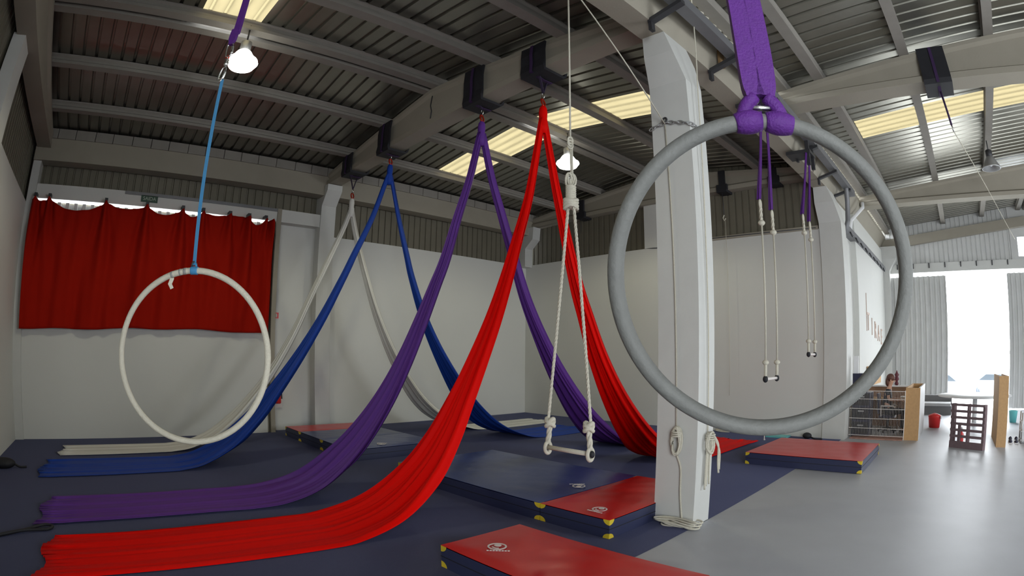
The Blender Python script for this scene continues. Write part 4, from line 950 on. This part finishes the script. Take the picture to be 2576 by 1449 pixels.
# pallet shelf
a_ = Vector((6.60, 0.03, 0)); c_ = Vector((6.40, -0.385, 0)); dv = c_-a_; nv = Vector((dv.y, -dv.x, 0)).normalized()   # towards the back
if nv.x < 0: nv = -nv
ps = thing('pallet_shelf', ((a_.x+c_.x)/2, (a_.y+c_.y)/2, 0), 'upright wooden pallet used as a shelf, backlit by the door', 'shelf')
HP_ = 0.49; dep = 0.07
def pb(u0, u1, z0, z1, d0, d1, name):
    def q(u, d): p = a_+dv*u+nv*d; return p
    b = MB(); b.hexa([(*q(u0, d0)[:2], z0), (*q(u1, d0)[:2], z0), (*q(u1, d1)[:2], z0), (*q(u0, d1)[:2], z0)], [(*q(u0, d0)[:2], z1), (*q(u1, d0)[:2], z1), (*q(u1, d1)[:2], z1), (*q(u0, d1)[:2], z1)])
    return b.build(name, M_pallet, ps)
for u0, u1 in ((0, 0.09), (0.475, 0.525), (0.93, 1.0)): pb(u0, u1, 0.0, HP_, 0.0, dep, 'stringer')
for k in range(7):
    z = 0.055+k*(HP_-0.075)/6; pb(0, 1, z-0.006, z+0.022, -0.012, 0.0, 'slat')
pb(0, 1, 0.0, 0.06, -0.014, -0.0, 'bottom_board')
pb(0.22, 0.25, 0.05, 0.26, 0.0, dep, 'divider')
q = a_+dv*0.22+nv*0.12
rbt = thing('red_bottle', (q.x, q.y, 0), 'red bottle standing behind the pallet shelf', 'bottle')
MB().lathe([(0.028, 0), (0.03, 0.02), (0.03, 0.14), (0.012, 0.17), (0.012, 0.20)], (q.x, q.y, 0.0), 12).build('bottle_body', M_redpl, rbt)
MB().lathe([(0.014, 0.20), (0.014, 0.22)], (q.x, q.y, 0.0), 10).build('cap', M_white, rbt)

wp = thing('wooden_counter', (6.9, -0.62, 0), 'tall narrow counter end of wooden board right of the pallet shelf', 'counter', 'wooden counters')
MB().box(6.68, 6.71, -0.69, -0.565, 0, 0.79).build('end_board', M_osb, wp)
MB().box(6.71, 7.6, -0.585, -0.565, 0, 0.79).build('side_board', M_osb, wp)
MB().box(6.71, 7.6, -0.69, -0.67, 0, 0.79).build('side_board', M_osb, wp)

sr = thing('shoe_rack', (7.1, -1.0, 0), 'grey metal shoe rack at the right edge of the picture', 'rack')
for y in (-0.93, -1.35):
    for x in (7.0, 7.2): MB().tube([(x, y, 0), (x, y, 0.36)], 0.010, 6).build('rack_post', M_alu, sr)
for z in (0.04, 0.14, 0.25): MB().box(6.99, 7.21, -1.36, -0.92, z, z+0.008).build('rack_shelf', M_alu, sr)
for y, z, l in ((-0.79, 0.0, 'left dark shoe of the pair on the floor by the shoe rack'), (-0.87, 0.0, 'right dark shoe of the pair on the floor by the shoe rack')):
    b_ = thing('shoe', (7.05, y, z), l, 'shoe', 'shoes by the rack')
    MB().ball((7.05, y, z+0.022), 0.07, 0.028, 0.022, 8).ball((7.08, y, z+0.045), 0.03, 0.024, 0.03, 8).build('shoe_upper', M_navyp, b_)
    MB().box(6.99, 7.12, y-0.025, y+0.025, z+0.0, z+0.008).build('sole', M_white, b_)
for y, l in ((-1.02, 'dark shoe on the middle shelf of the shoe rack'),):
    b_ = thing('shoe', (7.1, y, 0.148), l, 'shoe', 'shoes by the rack')
    MB().ball((7.08, y, 0.172), 0.07, 0.03, 0.024, 8).ball((7.11, y, 0.195), 0.03, 0.026, 0.03, 8).build('shoe_upper', M_navyp, b_)
    MB().box(7.02, 7.15, y-0.027, y+0.027, 0.148, 0.156).build('sole', M_white, b_)
cbn = thing('turquoise_bin', (9.3, -1.06, 0), 'turquoise plastic bin in the door light behind the wooden counter end', 'bin', 'plastic bins')
MB().lathe([(0.06, 0), (0.08, 0.17), (0.085, 0.18), (0.075, 0.18), (0.055, 0.01)], (9.3, -1.06, 0.0), 16).build('bin_body', M_cyan, cbn)

# cars outside
def car(x, y, m, label):
    root = thing('car', (x, y, -0.35), label, 'car', 'cars parked outside')
    L_, W_2, z0 = 2.3, 0.48, -0.35
    prof = [(-1.12, .12), (-1.15, .38), (-1.0, .46), (-.5, .50), (-.15, .76), (.55, .78), (.95, .52), (1.12, .48), (1.15, .2), (1.1, .12)]
    b = MB(); b.loft([[(x+sx*W_2, y+u, z0+z) for u, z in prof] for sx in (-1, 1)]); b.build('car_body', m, root)
    b = MB(); b.loft([[(x+sx*(W_2+0.004), y+u, z0+z) for u, z in ((-.40, .53), (-.12, .73), (.5, .74), (.78, .54))] for sx in (-1, 1)]); b.build('window_glass', M_glass, root)
    for u in (-.7, .7):
        for sx in (-1, 1):
            wh = MB().lathe([(.10, -.05), (.17, -.06), (.18, 0), (.17, .06), (.10, .05)], (x+sx*(W_2-0.03), y+u, z0+.18), 16, axis=(1, 0, 0)).build('wheel', M_car, root)
            MB().lathe([(.02, -.065), (.10, -.062), (.10, .062), (.02, .065)], (x+sx*(W_2-0.03), y+u, z0+.18), 14, axis=(1, 0, 0)).build('hubcap', M_car, wh)
car(20.8, 0.35, M_car, 'pale grey car parked outside, half seen beside the grey door')
car(21.8, -1.75, M_car, 'silver car parked outside beyond the wooden counter end')
print('objects', len(bpy.data.objects))
